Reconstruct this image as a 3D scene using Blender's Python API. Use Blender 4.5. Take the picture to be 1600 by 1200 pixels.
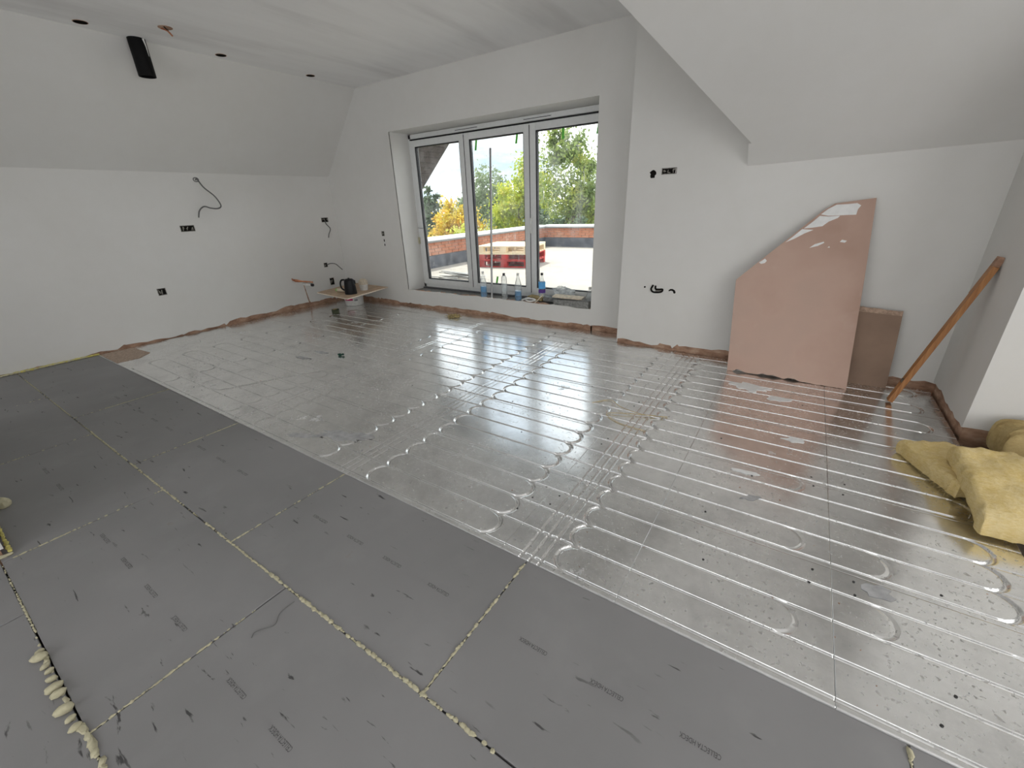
import bpy, bmesh, math, random
import numpy as np
from mathutils import Vector, Matrix, Euler

for o in list(bpy.data.objects): bpy.data.objects.remove(o, do_unlink=True)
S = bpy.context.scene
COL = S.collection
random.seed(7); RNG = np.random.default_rng(7)

# ------------------------------------------------------------------ camera
HC = 1.364
RW = np.array([[0.83416385, 0.19198974, -0.51702089],
               [0.55052784, -0.34597422, 0.75975058],
               [-0.03301158, -0.91839086, -0.39429488]])   # rows: world axes in image axes (x right, y down, z forward)
cam = bpy.data.cameras.new('camera'); camo = bpy.data.objects.new('camera', cam); COL.objects.link(camo)
cam.sensor_width = 36.0; cam.lens = 657.87 / 1600 * 36.0; cam.clip_start = 0.02; cam.clip_end = 400
m3 = Matrix([[RW[i][0], -RW[i][1], -RW[i][2]] for i in range(3)])
camo.matrix_world = Matrix.Translation((0, 0, HC)) @ m3.to_4x4()
S.camera = camo

# ------------------------------------------------------------------ world: bright broken cloud
W = bpy.data.worlds.new('sky'); S.world = W; W.use_nodes = True
nt = W.node_tree; nt.nodes.clear()
def wn(t): return nt.nodes.new(t)
out = wn('ShaderNodeOutputWorld'); bg = wn('ShaderNodeBackground'); nt.links.new(bg.outputs[0], out.inputs[0])
tc = wn('ShaderNodeTexCoord'); mp = wn('ShaderNodeMapping'); mp.inputs['Scale'].default_value = (1.0, 1.0, 3.2); mp.inputs['Location'].default_value = (.55, .2, 0)
nt.links.new(tc.outputs['Generated'], mp.inputs[0])
nz = wn('ShaderNodeTexNoise'); nz.inputs['Scale'].default_value = 2.6; nz.inputs['Detail'].default_value = 7; nz.inputs['Roughness'].default_value = .58
nt.links.new(mp.outputs[0], nz.inputs[0])
rp = wn('ShaderNodeValToRGB'); e = rp.color_ramp.elements
e[0].position = .34; e[0].color = (.125, .17, .22, 1); e[1].position = .66; e[1].color = (1, 1, 1, 1)
k = e.new(.42); k.color = (.195, .21, .232, 1); k = e.new(.49); k.color = (.34, .345, .35, 1); k = e.new(.56); k.color = (.55, .55, .55, 1)
nt.links.new(nz.outputs[0], rp.inputs[0]); nt.links.new(rp.outputs[0], bg.inputs[0]); bg.inputs[1].default_value = 6.5

# ------------------------------------------------------------------ sun, fill from an assumed side window, added fill from behind
def lamp(name, kind, loc, target, energy, color=(1, 1, 1), **kw):
    l = bpy.data.lights.new(name, kind); l.energy = energy; l.color = color
    for a, b in kw.items(): setattr(l, a, b)
    o = bpy.data.objects.new(name, l); COL.objects.link(o); o.location = loc
    o.rotation_euler = (Vector(target) - Vector(loc)).to_track_quat('-Z', 'Y').to_euler(); return o
lamp('sun', 'SUN', (-14, 16, 22), (-3, 8, 0), 7.0, (1, .95, .87), angle=.01)
lamp('added_rear_fill', 'AREA', (-1.2, -3.62, 1.62), (-1.2, 0, 1.50), 6, (1, .985, .96), shape='RECTANGLE', size=6.6, size_y=1.75)  # added fill light behind the camera, brightens the room
lamp('assumed_side_fill', 'AREA', (3.12, .0, 1.50), (0, .0, 1.40), 27, (1, .985, .96), shape='RECTANGLE', size=4.2, size_y=1.55)  # fill light at an assumed, unseen side window, brightens the room

vs = S.view_settings; vs.view_transform = 'Standard'; vs.look = 'None'; vs.exposure = 0.0; vs.gamma = 1.0; vs.use_curve_mapping = False

# ================================================================== materials
MATS = {}
class NB:
    def __init__(s, name):
        s.m = bpy.data.materials.new(name); s.m.use_nodes = True; s.t = s.m.node_tree; s.t.nodes.clear()
        s.out = s.n('ShaderNodeOutputMaterial'); s.p = s.n('ShaderNodeBsdfPrincipled'); s.l(s.p.outputs[0], s.out.inputs[0]); MATS[name] = s.m
    def n(s, t, **kw):
        n = s.t.nodes.new(t)
        for a, b in kw.items(): setattr(n, a, b)
        return n
    def l(s, a, b): s.t.links.new(a, b)
    def set(s, **kw):
        for a, b in kw.items():
            i = s.p.inputs[a.replace('_', ' ')]; i.default_value = b if not (isinstance(b, tuple) and len(b) == 3) else (*b, 1)
    def noise(s, scale, detail=4, rough=.55, map_scale=None, rot=None, coord='Object', dist=0):
        tc = s.n('ShaderNodeTexCoord'); nz = s.n('ShaderNodeTexNoise'); nz.inputs['Scale'].default_value = scale
        nz.inputs['Detail'].default_value = detail; nz.inputs['Roughness'].default_value = rough; nz.inputs['Distortion'].default_value = dist
        mp = s.n('ShaderNodeMapping'); s.l(tc.outputs[coord], mp.inputs[0]); s.l(mp.outputs[0], nz.inputs[0])
        if map_scale: mp.inputs['Scale'].default_value = map_scale
        if rot: mp.inputs['Rotation'].default_value = rot
        return nz.outputs[0]
    def ramp(s, src, stops, interp='LINEAR'):
        r = s.n('ShaderNodeValToRGB'); r.color_ramp.interpolation = interp; e = r.color_ramp.elements
        while len(e) > 1: e.remove(e[-1])
        for i, (p, c) in enumerate(stops):
            c = (c, c, c) if not isinstance(c, tuple) else c
            el = e[0] if i == 0 else e.new(p)
            el.position = p; el.color = (*c, 1)
        s.l(src, r.inputs[0]); return r.outputs[0]
    def mix(s, fac, a, b, blend='MIX'):
        m = s.n('ShaderNodeMix', data_type='RGBA', blend_type=blend)
        for i, v in ((0, fac), (6, a), (7, b)):
            if isinstance(v, (int, float)): m.inputs[i].default_value = v if i == 0 else (v, v, v, 1)
            elif isinstance(v, tuple): m.inputs[i].default_value = (*v, 1)
            else: s.l(v, m.inputs[i])
        return m.outputs[2]
    def bump(s, src, strength, dist=.01):
        b = s.n('ShaderNodeBump'); b.inputs['Strength'].default_value = strength; b.inputs['Distance'].default_value = dist
        s.l(src, b.inputs['Height']); s.l(b.outputs[0], s.p.inputs['Normal'])
    def col(s, src): s.l(src, s.p.inputs['Base Color'])
    def rgh(s, src): s.l(src, s.p.inputs['Roughness'])

def plain(name, c, r=.6, metal=0.0, spec=.4, var=.12, scale=30, bump=0.0):
    b = NB(name); b.set(Roughness=r, Metallic=metal); b.p.inputs['Specular IOR Level'].default_value = spec
    nz = b.noise(scale); b.col(b.ramp(nz, [(.3, tuple(x * (1 - var) for x in c)), (.7, tuple(min(1, x * (1 + var)) for x in c))]))
    if bump: b.bump(nz, bump, .003)
    return b.m

b = NB('plaster'); b.set(Roughness=.85)
n1 = b.noise(1.1, 4); n2 = b.noise(9, 5, .6)
b.col(b.mix(.35, b.ramp(n1, [(.3, (.66, .645, .61)), (.7, (.71, .70, .675))]), b.ramp(n2, [(.3, (.67, .66, .63)), (.7, (.71, .70, .68))])))
b.bump(b.noise(60, 3), .06, .002)
b = NB('ceiling_paint'); b.set(Roughness=.9)
n1 = b.noise(1.0, 5, .6, map_scale=(2.3, .35, 1)); n2 = b.noise(5, 4, .5, map_scale=(1.5, .3, 1))
b.col(b.mix(.4, b.ramp(n1, [(.32, (.70, .685, .675)), (.48, (.86, .85, .84)), (.7, (.90, .89, .88))]), b.ramp(n2, [(.3, (.80, .79, .78)), (.6, (.88, .875, .865))])))
b = NB('raw_edge'); b.set(Roughness=.9)
b.col(b.ramp(b.noise(9, 6, .65, map_scale=(1, 1, 2.2)), [(.3, (.20, .115, .075)), (.5, (.40, .24, .16)), (.72, (.56, .40, .29))])); b.bump(b.noise(70, 4), .5, .004)
b = NB('deck'); b.set(Roughness=.62); b.p.inputs['Specular IOR Level'].default_value = .25
base = b.ramp(b.noise(1.3, 4), [(.3, (.235, .230, .230)), (.7, (.285, .278, .278))])
sm = b.ramp(b.noise(3.0, 5, .6), [(.52, 0.0), (.75, .35)])
base = b.mix(sm, base, (.34, .335, .33))
scu = b.ramp(b.noise(13, 4, .55, map_scale=(.55, 3.0, 1), rot=(0, 0, -.75), dist=.35), [(.655, 0.0), (.70, .85)])
gate = b.ramp(b.noise(1.7, 2), [(.44, 0.0), (.52, 1.0)])
sc2 = b.mix(1.0, scu, gate, 'MULTIPLY')
base = b.mix(sc2, base, (.035, .034, .034))
brn = b.ramp(b.noise(6, 4, .6), [(.70, 0.0), (.76, .5)])
b.col(b.mix(b.mix(1.0, brn, b.ramp(b.noise(.9, 2), [(.5, 0.0), (.62, 1.0)]), 'MULTIPLY'), base, (.21, .15, .10)))
b = NB('foil'); b.set(Metallic=1.0)
n1 = b.noise(2.2, 5, .6); n2 = b.noise(26, 5, .7); n3 = b.noise(7, 3, .6, map_scale=(1, 6, 1), rot=(0, 0, .8)); n4 = b.noise(52, 4, .65)
pat = b.ramp(b.noise(3.1, 6, .7), [(.64, 0.0), (.70, .55)])
spk = b.mix(1.0, b.ramp(n4, [(.585, 0.0), (.64, .9)]), b.ramp(n1, [(.42, .05), (.62, 1.0)]), 'MULTIPLY')
bc = b.ramp(n2, [(.28, (.84, .84, .832)), (.7, (.94, .94, .933))])
bc = b.mix(b.ramp(n3, [(.60, 0.0), (.66, .5)]), bc, (.95, .95, .95))
bc = b.mix(1.0, bc, b.ramp(b.noise(4.5, 7, .72), [(.34, .84), (.54, 1.0)]), 'MULTIPLY')
b.col(b.mix(spk, bc, (.34, .33, .31)))
r1 = b.ramp(n1, [(.3, .15), (.7, .23)])
r2 = b.mix(spk, r1, .65); b.rgh(b.mix(pat, r2, .75))
g2 = b.n('ShaderNodeBsdfGlossy'); g2.inputs['Roughness'].default_value = .46; b.l(bc, g2.inputs[0])
mg = b.n('ShaderNodeMixShader'); mg.inputs[0].default_value = .14; b.l(b.p.outputs[0], mg.inputs[1]); b.l(g2.outputs[0], mg.inputs[2]); b.l(mg.outputs[0], b.out.inputs[0])
mt = b.n('ShaderNodeMath', operation='SUBTRACT'); mt.inputs[0].default_value = 1.0
dust = b.mix(1.0, pat, .75, 'MULTIPLY'); b.l(dust, mt.inputs[1]); b.l(mt.outputs[0], b.p.inputs['Metallic'])
b.bump(b.noise(5, 2), .035, .003)
plain('foil_edge', (.62, .62, .61), .6, 0)
plain('subfloor', (.10, .075, .055), .95, var=.5, scale=14)
plain('foam', (.50, .465, .32), .8, var=.14, scale=60, bump=.3)
plain('foam_yellow', (.62, .55, .17), .75, var=.15, scale=40, bump=.3)
plain('pvc', (.72, .73, .72), .32, spec=.5, var=.03)
plain('gasket', (.012, .012, .015), .6)
plain('steel_dark', (.10, .10, .105), .5, .3)
plain('steel', (.40, .40, .40), .42, .8)
plain('black', (.004, .004, .004), .6, spec=.15)
plain('kettle_black', (.005, .005, .006), .4, spec=.25)
plain('hole', (.012, .011, .010), 1.0, spec=0)  # near-black: the shade inside holes and open boxes put into the colour
plain('box_metal', (.24, .225, .20), .55, .5, var=.5, scale=60)
plain('cable', (.14, .14, .135), .6)
plain('copper', (.55, .24, .13), .38, .9, var=.3)
plain('white_plastic', (.72, .72, .69), .45)
plain('ply', (.50, .36, .24), .6, var=.25, scale=8)
plain('ply_edge', (.72, .62, .50), .7)
plain('chip', (.42, .32, .25), .85, var=.25, scale=50)
plain('cap_dark', (.03, .03, .035), .5)
plain('green', (.12, .55, .06), .5); plain('green_dark', (.006, .055, .035), .4); plain('green_grey', (.05, .06, .03), .6)
plain('pink_print', (.45, .02, .12), .5); plain('purple', (.10, .04, .25), .5); plain('blue_label', (.12, .42, .80), .5)
plain('stone', (.23, .23, .22), .9, var=.35, scale=45, bump=.4)
plain('slate', (.20, .21, .21), .6, var=.3)
plain('offcut', (.62, .54, .42), .8, var=.25)
plain('straw', (.46, .36, .17), .8, var=.4)
plain('print', (.075, .072, .072), .7, var=.3, scale=120)
plain('screw', (.08, .08, .08), .4, .9)
plain('soffit', (.045, .037, .036), .75, var=.35, scale=12)
plain('barge', (.02, .021, .024), .5)
plain('red_paint', (.40, .025, .025), .6, var=.3, scale=6); plain('pallet_wood', (.72, .60, .42), .7, var=.15, scale=6)
plain('coping', (.80, .81, .82), .5); plain('lead', (.075, .085, .105), .55, var=.3, scale=5); plain('mortar', (.42, .36, .31), .9)
plain('bark', (.10, .075, .05), .9, var=.4); plain('grass', (.05, .09, .02), .9, var=.4, scale=2)
b = NB('pink_board'); b.set(Roughness=.9)
pk = b.ramp(b.noise(1.7, 4), [(.3, (.43, .285, .225)), (.55, (.50, .35, .285)), (.75, (.46, .335, .275))])
b.col(b.mix(b.ramp(b.noise(4, 4, .6), [(.60, 0.0), (.8, .35)]), pk, (.56, .44, .38)))
plain('pink_board_old', (.30, .205, .15), .9, var=.14, scale=4)
plain('pink_core', (.45, .32, .24), .95, var=.3, scale=60, bump=.5)
plain('smear', (.40, .40, .40), .7, var=.25, scale=18)
plain('plaster_white', (.78, .78, .77), .85, var=.05)
b = NB('wood'); b.set(Roughness=.55)
b.col(b.ramp(b.noise(6, 5, .6, map_scale=(14, 14, .7)), [(.3, (.30, .115, .035)), (.55, (.42, .19, .065)), (.75, (.50, .26, .10))]))
b = NB('wool'); b.set(Roughness=1.0); b.p.inputs['Specular IOR Level'].default_value = .05
n1 = b.noise(7, 6, .7); n2 = b.noise(55, 5, .75, map_scale=(1, 1, 3))
b.col(b.mix(.55, b.ramp(n1, [(.3, (.68, .48, .15)), (.55, (.76, .605, .31)), (.75, (.80, .68, .43))]), b.ramp(n2, [(.3, (.60, .43, .13)), (.7, (.82, .69, .41))])))
b.bump(b.mix(.5, n1, n2), .55, .02)
b = NB('wool_old'); b.set(Roughness=1.0); b.p.inputs['Specular IOR Level'].default_value = .05
n1 = b.noise(6, 6, .7); b.col(b.ramp(n1, [(.3, (.36, .24, .09)), (.55, (.58, .45, .22)), (.75, (.66, .55, .32))])); b.bump(b.noise(50, 5, .75, map_scale=(1, 1, 3)), .6, .02)
b = NB('brick'); b.set(Roughness=.9); b.col(b.ramp(b.noise(2.2, 4), [(.3, (.33, .125, .07)), (.52, (.42, .17, .095)), (.68, (.47, .25, .17)), (.8, (.55, .42, .35))]))
b = NB('terrace_felt'); b.set(Roughness=.95)
b.col(b.mix(.4, b.ramp(b.noise(.5, 4), [(.35, (.26, .242, .215)), (.65, (.34, .318, .285))]), b.ramp(b.noise(4, 4), [(.3, (.25, .235, .21)), (.7, (.36, .338, .305))])))

def leafmat(name, stops, tr=.35):
    b = NB(name); b.set(Roughness=.6)
    c = b.ramp(b.noise(1.15, 3, .6), stops); b.col(c)
    t = b.n('ShaderNodeBsdfTranslucent'); b.l(c, t.inputs[0]); mx = b.n('ShaderNodeMixShader'); mx.inputs[0].default_value = tr
    b.l(b.p.outputs[0], mx.inputs[1]); b.l(t.outputs[0], mx.inputs[2]); b.l(mx.outputs[0], b.out.inputs[0])
leafmat('leaf_green', [(.3, (.10, .15, .045)), (.5, (.20, .27, .07)), (.62, (.34, .38, .08)), (.75, (.50, .48, .10))])
leafmat('leaf_lime', [(.3, (.22, .33, .05)), (.5, (.38, .44, .06)), (.7, (.58, .54, .08))])
leafmat('leaf_gold', [(.3, (.30, .30, .05)), (.5, (.56, .42, .05)), (.7, (.66, .38, .06))])
leafmat('leaf_grey', [(.3, (.14, .19, .11)), (.6, (.24, .30, .17)), (.75, (.30, .34, .16))])
leafmat('leaf_dark', [(.3, (.045, .075, .045)), (.7, (.10, .15, .07))], .2)

def glassmat(name, tint, rough_dirt, gl=.0):
    b = NB(name); b.t.nodes.remove(b.p)
    tr = b.n('ShaderNodeBsdfTransparent'); tr.inputs[0].default_value = (*tint, 1)
    gs = b.n('ShaderNodeBsdfGlossy'); gs.inputs['Roughness'].default_value = .02
    fr = b.n('ShaderNodeFresnel'); fr.inputs[0].default_value = 1.22
    m1 = b.n('ShaderNodeMixShader'); b.l(fr.outputs[0], m1.inputs[0]); b.l(tr.outputs[0], m1.inputs[1]); b.l(gs.outputs[0], m1.inputs[2])
    df = b.n('ShaderNodeBsdfTranslucent'); df.inputs[0].default_value = (.9, .92, .92, 1)
    d2 = b.n('ShaderNodeBsdfDiffuse'); d2.inputs[0].default_value = (.8, .8, .8, 1)
    ds = b.n('ShaderNodeMixShader'); b.l(df.outputs[0], ds.inputs[1]); b.l(d2.outputs[0], ds.inputs[2])
    m2 = b.n('ShaderNodeMixShader'); b.l(rough_dirt(b), m2.inputs[0]); b.l(m1.outputs[0], m2.inputs[1]); b.l(ds.outputs[0], m2.inputs[2]); b.l(m2.outputs[0], b.out.inputs[0])
def winddirt(b):
    a = b.ramp(b.noise(7, 5, .6, map_scale=(1, 1, .6)), [(.45, .015), (.70, .10), (.78, .32)])
    s = b.ramp(b.noise(38, 2, .5, map_scale=(1, 1, .09)), [(.70, 0.0), (.76, .30)])
    return b.mix(1.0, a, s, 'ADD')
glassmat('window_glass', (.93, .95, .945), winddirt)
def petdirt(b): return b.ramp(b.noise(20, 2), [(.3, .14), (.7, .28)])
glassmat('clear_plastic', (.93, .95, .95), petdirt)
def liqdirt(b): return b.ramp(b.noise(5, 2), [(.3, .12), (.7, .2)])
glassmat('blue_liquid', (.28, .68, .97), liqdirt)
def bagdirt(b): return b.ramp(b.noise(16, 5, .7), [(.3, .18), (.7, .6)])
glassmat('clear_film', (.9, .92, .92), bagdirt)

# ================================================================== mesh helpers
class MB:
    def __init__(s): s.v = []; s.f = []; s.mi = []; s.cur = 0
    def add(s, vs, fs, mi=None):
        o = len(s.v); s.v += [tuple(map(float, v)) for v in vs]
        for f in fs: s.f.append(tuple(o + i for i in f)); s.mi.append(s.cur if mi is None else mi)
        return s
    def box(s, a, b, mi=None):
        x0, y0, z0 = a; x1, y1, z1 = b
        vs = [(x0,y0,z0),(x1,y0,z0),(x1,y1,z0),(x0,y1,z0),(x0,y0,z1),(x1,y0,z1),(x1,y1,z1),(x0,y1,z1)]
        return s.add(vs, [(0,3,2,1),(4,5,6,7),(0,1,5,4),(1,2,6,5),(2,3,7,6),(3,0,4,7)], mi)
    def obox(s, c, size, rot=(0,0,0), mi=None):
        M = Euler(rot).to_matrix(); c = Vector(c); h = [x / 2 for x in size]
        vs = [c + M @ Vector((sx*h[0], sy*h[1], sz*h[2])) for sz in (-1,1) for sx, sy in ((-1,-1),(1,-1),(1,1),(-1,1))]
        return s.add(vs, [(0,3,2,1),(4,5,6,7),(0,1,5,4),(1,2,6,5),(2,3,7,6),(3,0,4,7)], mi)
    def bar(s, p, q, w, t, up=(0,0,1), mi=None):
        p = Vector(p); q = Vector(q); d = (q - p).normalized(); u = Vector(up); a = d.cross(u).normalized(); u = a.cross(d)
        vs = [c + a*sx*w/2 + u*sy*t/2 for c in (p, q) for sx, sy in ((-1,-1),(1,-1),(1,1),(-1,1))]
        return s.add(vs, [(0,1,2,3),(4,7,6,5),(0,4,5,1),(1,5,6,2),(2,6,7,3),(3,7,4,0)], mi)
    def tube(s, pts, r, n=8, caps=True, mi=None):
        pts = [Vector(p) for p in pts]; N = len(pts); rr = r if isinstance(r, (list, tuple)) else [r]*N
        vs = []; prev = None
        for i, p in enumerate(pts):
            d = (pts[min(i+1, N-1)] - pts[max(i-1, 0)]).normalized()
            if prev is None: a = d.orthogonal().normalized()
            else: a = (prev - d*prev.dot(d)); a = a.normalized() if a.length > 1e-6 else d.orthogonal().normalized()
            prev = a; bb = d.cross(a)
            for k in range(n):
                t = 2*math.pi*k/n; vs.append(p + (a*math.cos(t) + bb*math.sin(t))*rr[i])
        fs = [(i*n+k, i*n+(k+1)%n, (i+1)*n+(k+1)%n, (i+1)*n+k) for i in range(N-1) for k in range(n)]
        if caps: fs += [tuple(reversed(range(n))), tuple((N-1)*n+k for k in range(n))]
        return s.add(vs, fs, mi)
    def lathe(s, prof, c=(0,0,0), n=20, mi=None, capb=True, capt=True, squash=(1,1)):
        vs = []; m = len(prof)
        for r, z in prof:
            for k in range(n):
                t = 2*math.pi*k/n; vs.append((c[0]+r*squash[0]*math.cos(t), c[1]+r*squash[1]*math.sin(t), c[2]+z))
        fs = [(i*n+k, i*n+(k+1)%n, (i+1)*n+(k+1)%n, (i+1)*n+k) for i in range(m-1) for k in range(n)]
        if capb: fs.append(tuple(reversed(range(n))))
        if capt: fs.append(tuple((m-1)*n+k for k in range(n)))
        return s.add(vs, fs, mi)
    def prism(s, poly, off, mi=None, mi_side=None):
        n = len(poly); off = Vector(off); vs = [Vector(p) for p in poly] + [Vector(p)+off for p in poly]
        s.add(vs, [tuple(range(n)), tuple(reversed(range(n, 2*n)))] , mi)
        o = len(s.v) - 2*n
        for i in range(n): s.f.append((o+i, o+n+i, o+n+(i+1)%n, o+(i+1)%n)); s.mi.append((mi_side if mi_side is not None else (s.cur if mi is None else mi)))
        return s
    def blob(s, c, r, n=8, m=5, jit=.18, rz=0, mi=None):
        vs = [(0,0,-1)]
        for i in range(1, m):
            p = -math.pi/2 + math.pi*i/m
            for k in range(n):
                t = 2*math.pi*k/n; j = 1 + random.uniform(-jit, jit); vs.append((math.cos(p)*math.cos(t)*j, math.cos(p)*math.sin(t)*j, math.sin(p)*j))
        vs.append((0,0,1)); L = len(vs)-1
        fs = [(0, 1+(k+1)%n, 1+k) for k in range(n)]
        for i in range(m-2):
            for k in range(n): fs.append((1+i*n+k, 1+i*n+(k+1)%n, 1+(i+1)*n+(k+1)%n, 1+(i+1)*n+k))
        fs += [(L, 1+(m-2)*n+k, 1+(m-2)*n+(k+1)%n) for k in range(n)]
        cz, sz = math.cos(rz), math.sin(rz); r = r if isinstance(r, (tuple, list)) else (r, r, r)
        vs = [(c[0]+(x*r[0])*cz-(y*r[1])*sz, c[1]+(x*r[0])*sz+(y*r[1])*cz, c[2]+z*r[2]) for x, y, z in vs]
        return s.add(vs, fs, mi)
    def build(s, name, mats, parent=None, smooth=False, loc=None, rot=None):
        me = bpy.data.meshes.new(name); me.from_pydata(s.v, [], s.f)
        mats = [mats] if isinstance(mats, str) else mats
        for m in mats: me.materials.append(MATS[m])
        if len(mats) > 1: me.polygons.foreach_set('material_index', s.mi)
        bm = bmesh.new(); bm.from_mesh(me); bmesh.ops.recalc_face_normals(bm, faces=bm.faces); bm.to_mesh(me); bm.free()
        if smooth:
            me.polygons.foreach_set('use_smooth', [True]*len(me.polygons))
            try: me.set_sharp_from_angle(angle=math.radians(42))
            except Exception: pass
        me.update(); o = bpy.data.objects.new(name, me); COL.objects.link(o)
        if parent: o.parent = parent
        if loc: o.location = loc
        if rot: o.rotation_euler = rot
        return o
def tag(o, label, cat, group=None):
    o['label'] = label; o['category'] = cat
    if group: o['group'] = group
    return o
def thing(name, label, cat, loc=(0,0,0), rz=0, group=None):
    o = bpy.data.objects.new(name, None); COL.objects.link(o); o.empty_display_size = .05
    o.location = loc; o.rotation_euler = (0, 0, rz); return tag(o, label, cat, group)
def struct(o, label=None):
    o['kind'] = 'structure'
    if label: o['label'] = label
    return o
def bevel(o, w, seg=2):
    m = o.modifiers.new('bevel', 'BEVEL'); m.width = w; m.segments = seg; m.limit_method = 'ANGLE'; return o
def spline(ctrl, n=10):
    P = [Vector(p) for p in ctrl]; P = [P[0]*2-P[1]] + P + [P[-1]*2-P[-2]]; o = []
    for i in range(1, len(P)-2):
        for k in range(n):
            t = k/n; a, b, c, d = P[i-1:i+3]
            o.append(.5*((2*b)+(c-a)*t+(2*a-5*b+4*c-d)*t*t+(3*b-a-3*c+d)*t**3))
    return o + [P[-2]]
def ragged(a, b, z, amp, step=.06, seed=1):
    r = random.Random(seed); n = max(2, int(abs(b-a)/step)); o = []; cur = 0
    for i in range(n+1):
        t = a + (b-a)*i/n; zz = z(t) if callable(z) else z
        cur = .55*cur + r.uniform(-amp, amp); o.append((t, max(.008, zz+cur)))
        if r.random() < .22 and i < n: o.append((t + (b-a)/n*.25, max(.008, zz + r.uniform(-amp, amp)*1.3)))
    return o

# ================================================================== the room shell
XL, YB, ZE, XC, ZC = -6.181, 4.373, 1.816, -5.287, 2.804
def YR(x): return 4.10 + (x + 1.45) * (4.03 - 4.10) / 2.42
XR, YD = .974, 3.246
YREAR, XRT = -3.5, 3.0
PT = .012                                              # plaster skim thickness
# floor base
fl = struct(MB().box((-6.4, -3.7, -.16), (3.2, 4.7, -.06)).build('floor', 'subfloor'), 'floor of grey deck boards and foil heating panels')
# left wall: raw board behind, plaster in front with a torn lower edge
mb = MB(); mb.box((XL-.2, YREAR-.2, -.06), (XL-PT, YB+.3, ZE+.05), 1)
rag = ragged(YREAR, YB, lambda t: .012 if t < .9 else (.02 if t < 1.3 else (.045 + .03*math.sin(t*2.3))), .016, .07, 3)
poly = [(XL, t, z) for t, z in rag] + [(XL, YB, ZE+.02), (XL, YREAR, ZE+.02)]
mb.prism(poly, (-PT, 0, 0), 0); struct(mb.build('wall_left', ['plaster', 'raw_edge']), 'white plastered left wall')
# sloping ceilings
def slab(name, poly, off, mat, label):
    return struct(MB().prism(poly, off).build(name, mat), label)
slab('ceiling_slope_left', [(XL-.03, YREAR, ZE-.033), (XL-.03, YB+.02, ZE-.033), (XC, YB+.02, ZC), (XC, YREAR, ZC)], (-.15, 0, .15), 'plaster', 'white sloping ceiling above the left wall')
VX, VY = -1.56, 2.84
slab('ceiling', [(XC-.05, YREAR, ZC), (XRT, YREAR, ZC), (XRT, VY, ZC), (VX, VY, ZC), (VX, YB+.3, ZC), (XC-.05, YB+.3, ZC)], (0, 0, .12), 'ceiling_paint', 'flat white ceiling')
slab('ceiling_slope_right', [(-.47, 4.3, 1.34), (XRT, 4.3, 1.34), (XRT, VY, ZC), (VX, VY, ZC), (-.47, 3.93, 1.71)], (0, .09, .09), 'plaster', 'white sloping ceiling at the right')
slab('ceiling_slope_valley', [(-.47, 3.93, 1.71), (VX, VY, ZC), (VX, YB+.3, ZC), (-.47, YB+.3, 1.71)], (.09, 0, .09), 'plaster', 'slope falling to the valley edge')
slab('ceiling_valley_cheek', [(-.47, 3.93, 1.71), (-.47, 4.4, 1.71), (-.47, 4.4, 1.24)], (-.02, 0, 0), 'plaster', 'small upright cheek at the foot of the valley')
# window wall
W0, W1, WB, WT = -4.763, -1.871, .245, 2.263
YO = YB + .42
mb = MB()
for poly in ([(W0, YB, WT), (W1, YB, WT), (W1, YB, 3.0), (W0, YB, 3.0)],):
    mb.prism(poly, (0, .40, 0), 0)
rg = ragged(XL-.1, -1.2, lambda t: .050 + .012*math.sin(t*3), .009, .07, 5)
lo = [(t, YB, z) for t, z in rg if t <= W0]; hi = [(t, YB, z) for t, z in rg if t >= W1]; mid = [(t, YB, z) for t, z in rg if W0 < t < W1]
mb.prism(lo + [(W0, YB, .05), (W0, YB, 3.0), (XL-.1, YB, 3.0)], (0, PT, 0), 0)
mb.prism([(W1, YB, .05)] + hi + [(-1.2, YB, 3.0), (W1, YB, 3.0)], (0, PT, 0), 0)
sl = ragged(W1, W0, WB, .007, .09, 8)
mb.prism([(W0, YB, .05)] + mid + [(W1, YB, .05)] + [(t, YB, z) for t, z in sl], (0, PT, 0), 0)
mb.box((XL-.3, YB+PT, -.06), (W0-.004, YO, 3.0), 1); mb.box((W1+.004, YB+PT, -.06), (-1.0, YO, 3.0), 1)
mb.box((W0-.02, YB+PT, -.06), (W1+.02, YO, WB-.035), 1)
mb.box((W0-.01, YB+.001, WB-.03), (W0, YB+.36, WT), 0); mb.box((W1, YB+.001, WB-.03), (W1+.01, YB+.36, WT), 0)   # reveals
struct(mb.build('wall_back', ['plaster', 'raw_edge']), 'white plastered window wall')
# right wall
mb = MB(); xa, xb = -1.45, 1.05
rg = ragged(xa, xb, lambda t: .035 if t < -.9 else .06, .014, .06, 11)
mb.prism([(t, YR(t), z) for t, z in rg] + [(xb, YR(xb), 3.0), (xa, YR(xa), 3.0)], (0, PT, 0), 0)
mb.prism([(xa+.003, YR(xa)+PT, -.06), (xb, YR(xb)+PT, -.06), (xb, YR(xb)+PT, 3.0), (xa+.003, YR(xa)+PT, 3.0)], (0, .24, 0), 1)
mb.box((xa-.001, YR(xa)+.001, .0), (xa+.004, YB+.05, 3.0), 0)
struct(mb.build('wall_right', ['plaster', 'raw_edge']), 'white wall at the right under the low slope')
# pier at the right end
mb = MB()
rg = ragged(YD+PT, 4.06, .07, .012, .05, 13)
mb.prism([(XR, t, z) for t, z in rg] + [(XR, 4.06, 2.2), (XR, YD+PT, 2.42)], (PT, 0, 0), 0)
rg = ragged(XR, XRT, .075, .006, .08, 14)
mb.prism([(t, YD, z) for t, z in rg] + [(XRT, YD, 2.44), (XR, YD, 2.44)], (0, PT, 0), 0)
mb.prism([(XR+PT, YD+PT, -.06), (XRT, YD+PT, -.06), (XRT, YD+PT, 2.40), (XR+PT, YD+PT, 2.40)], (0, .75, 0), 1)
struct(mb.build('wall_pier', ['plaster', 'raw_edge']), 'white pier between the right wall and the recess')
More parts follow.
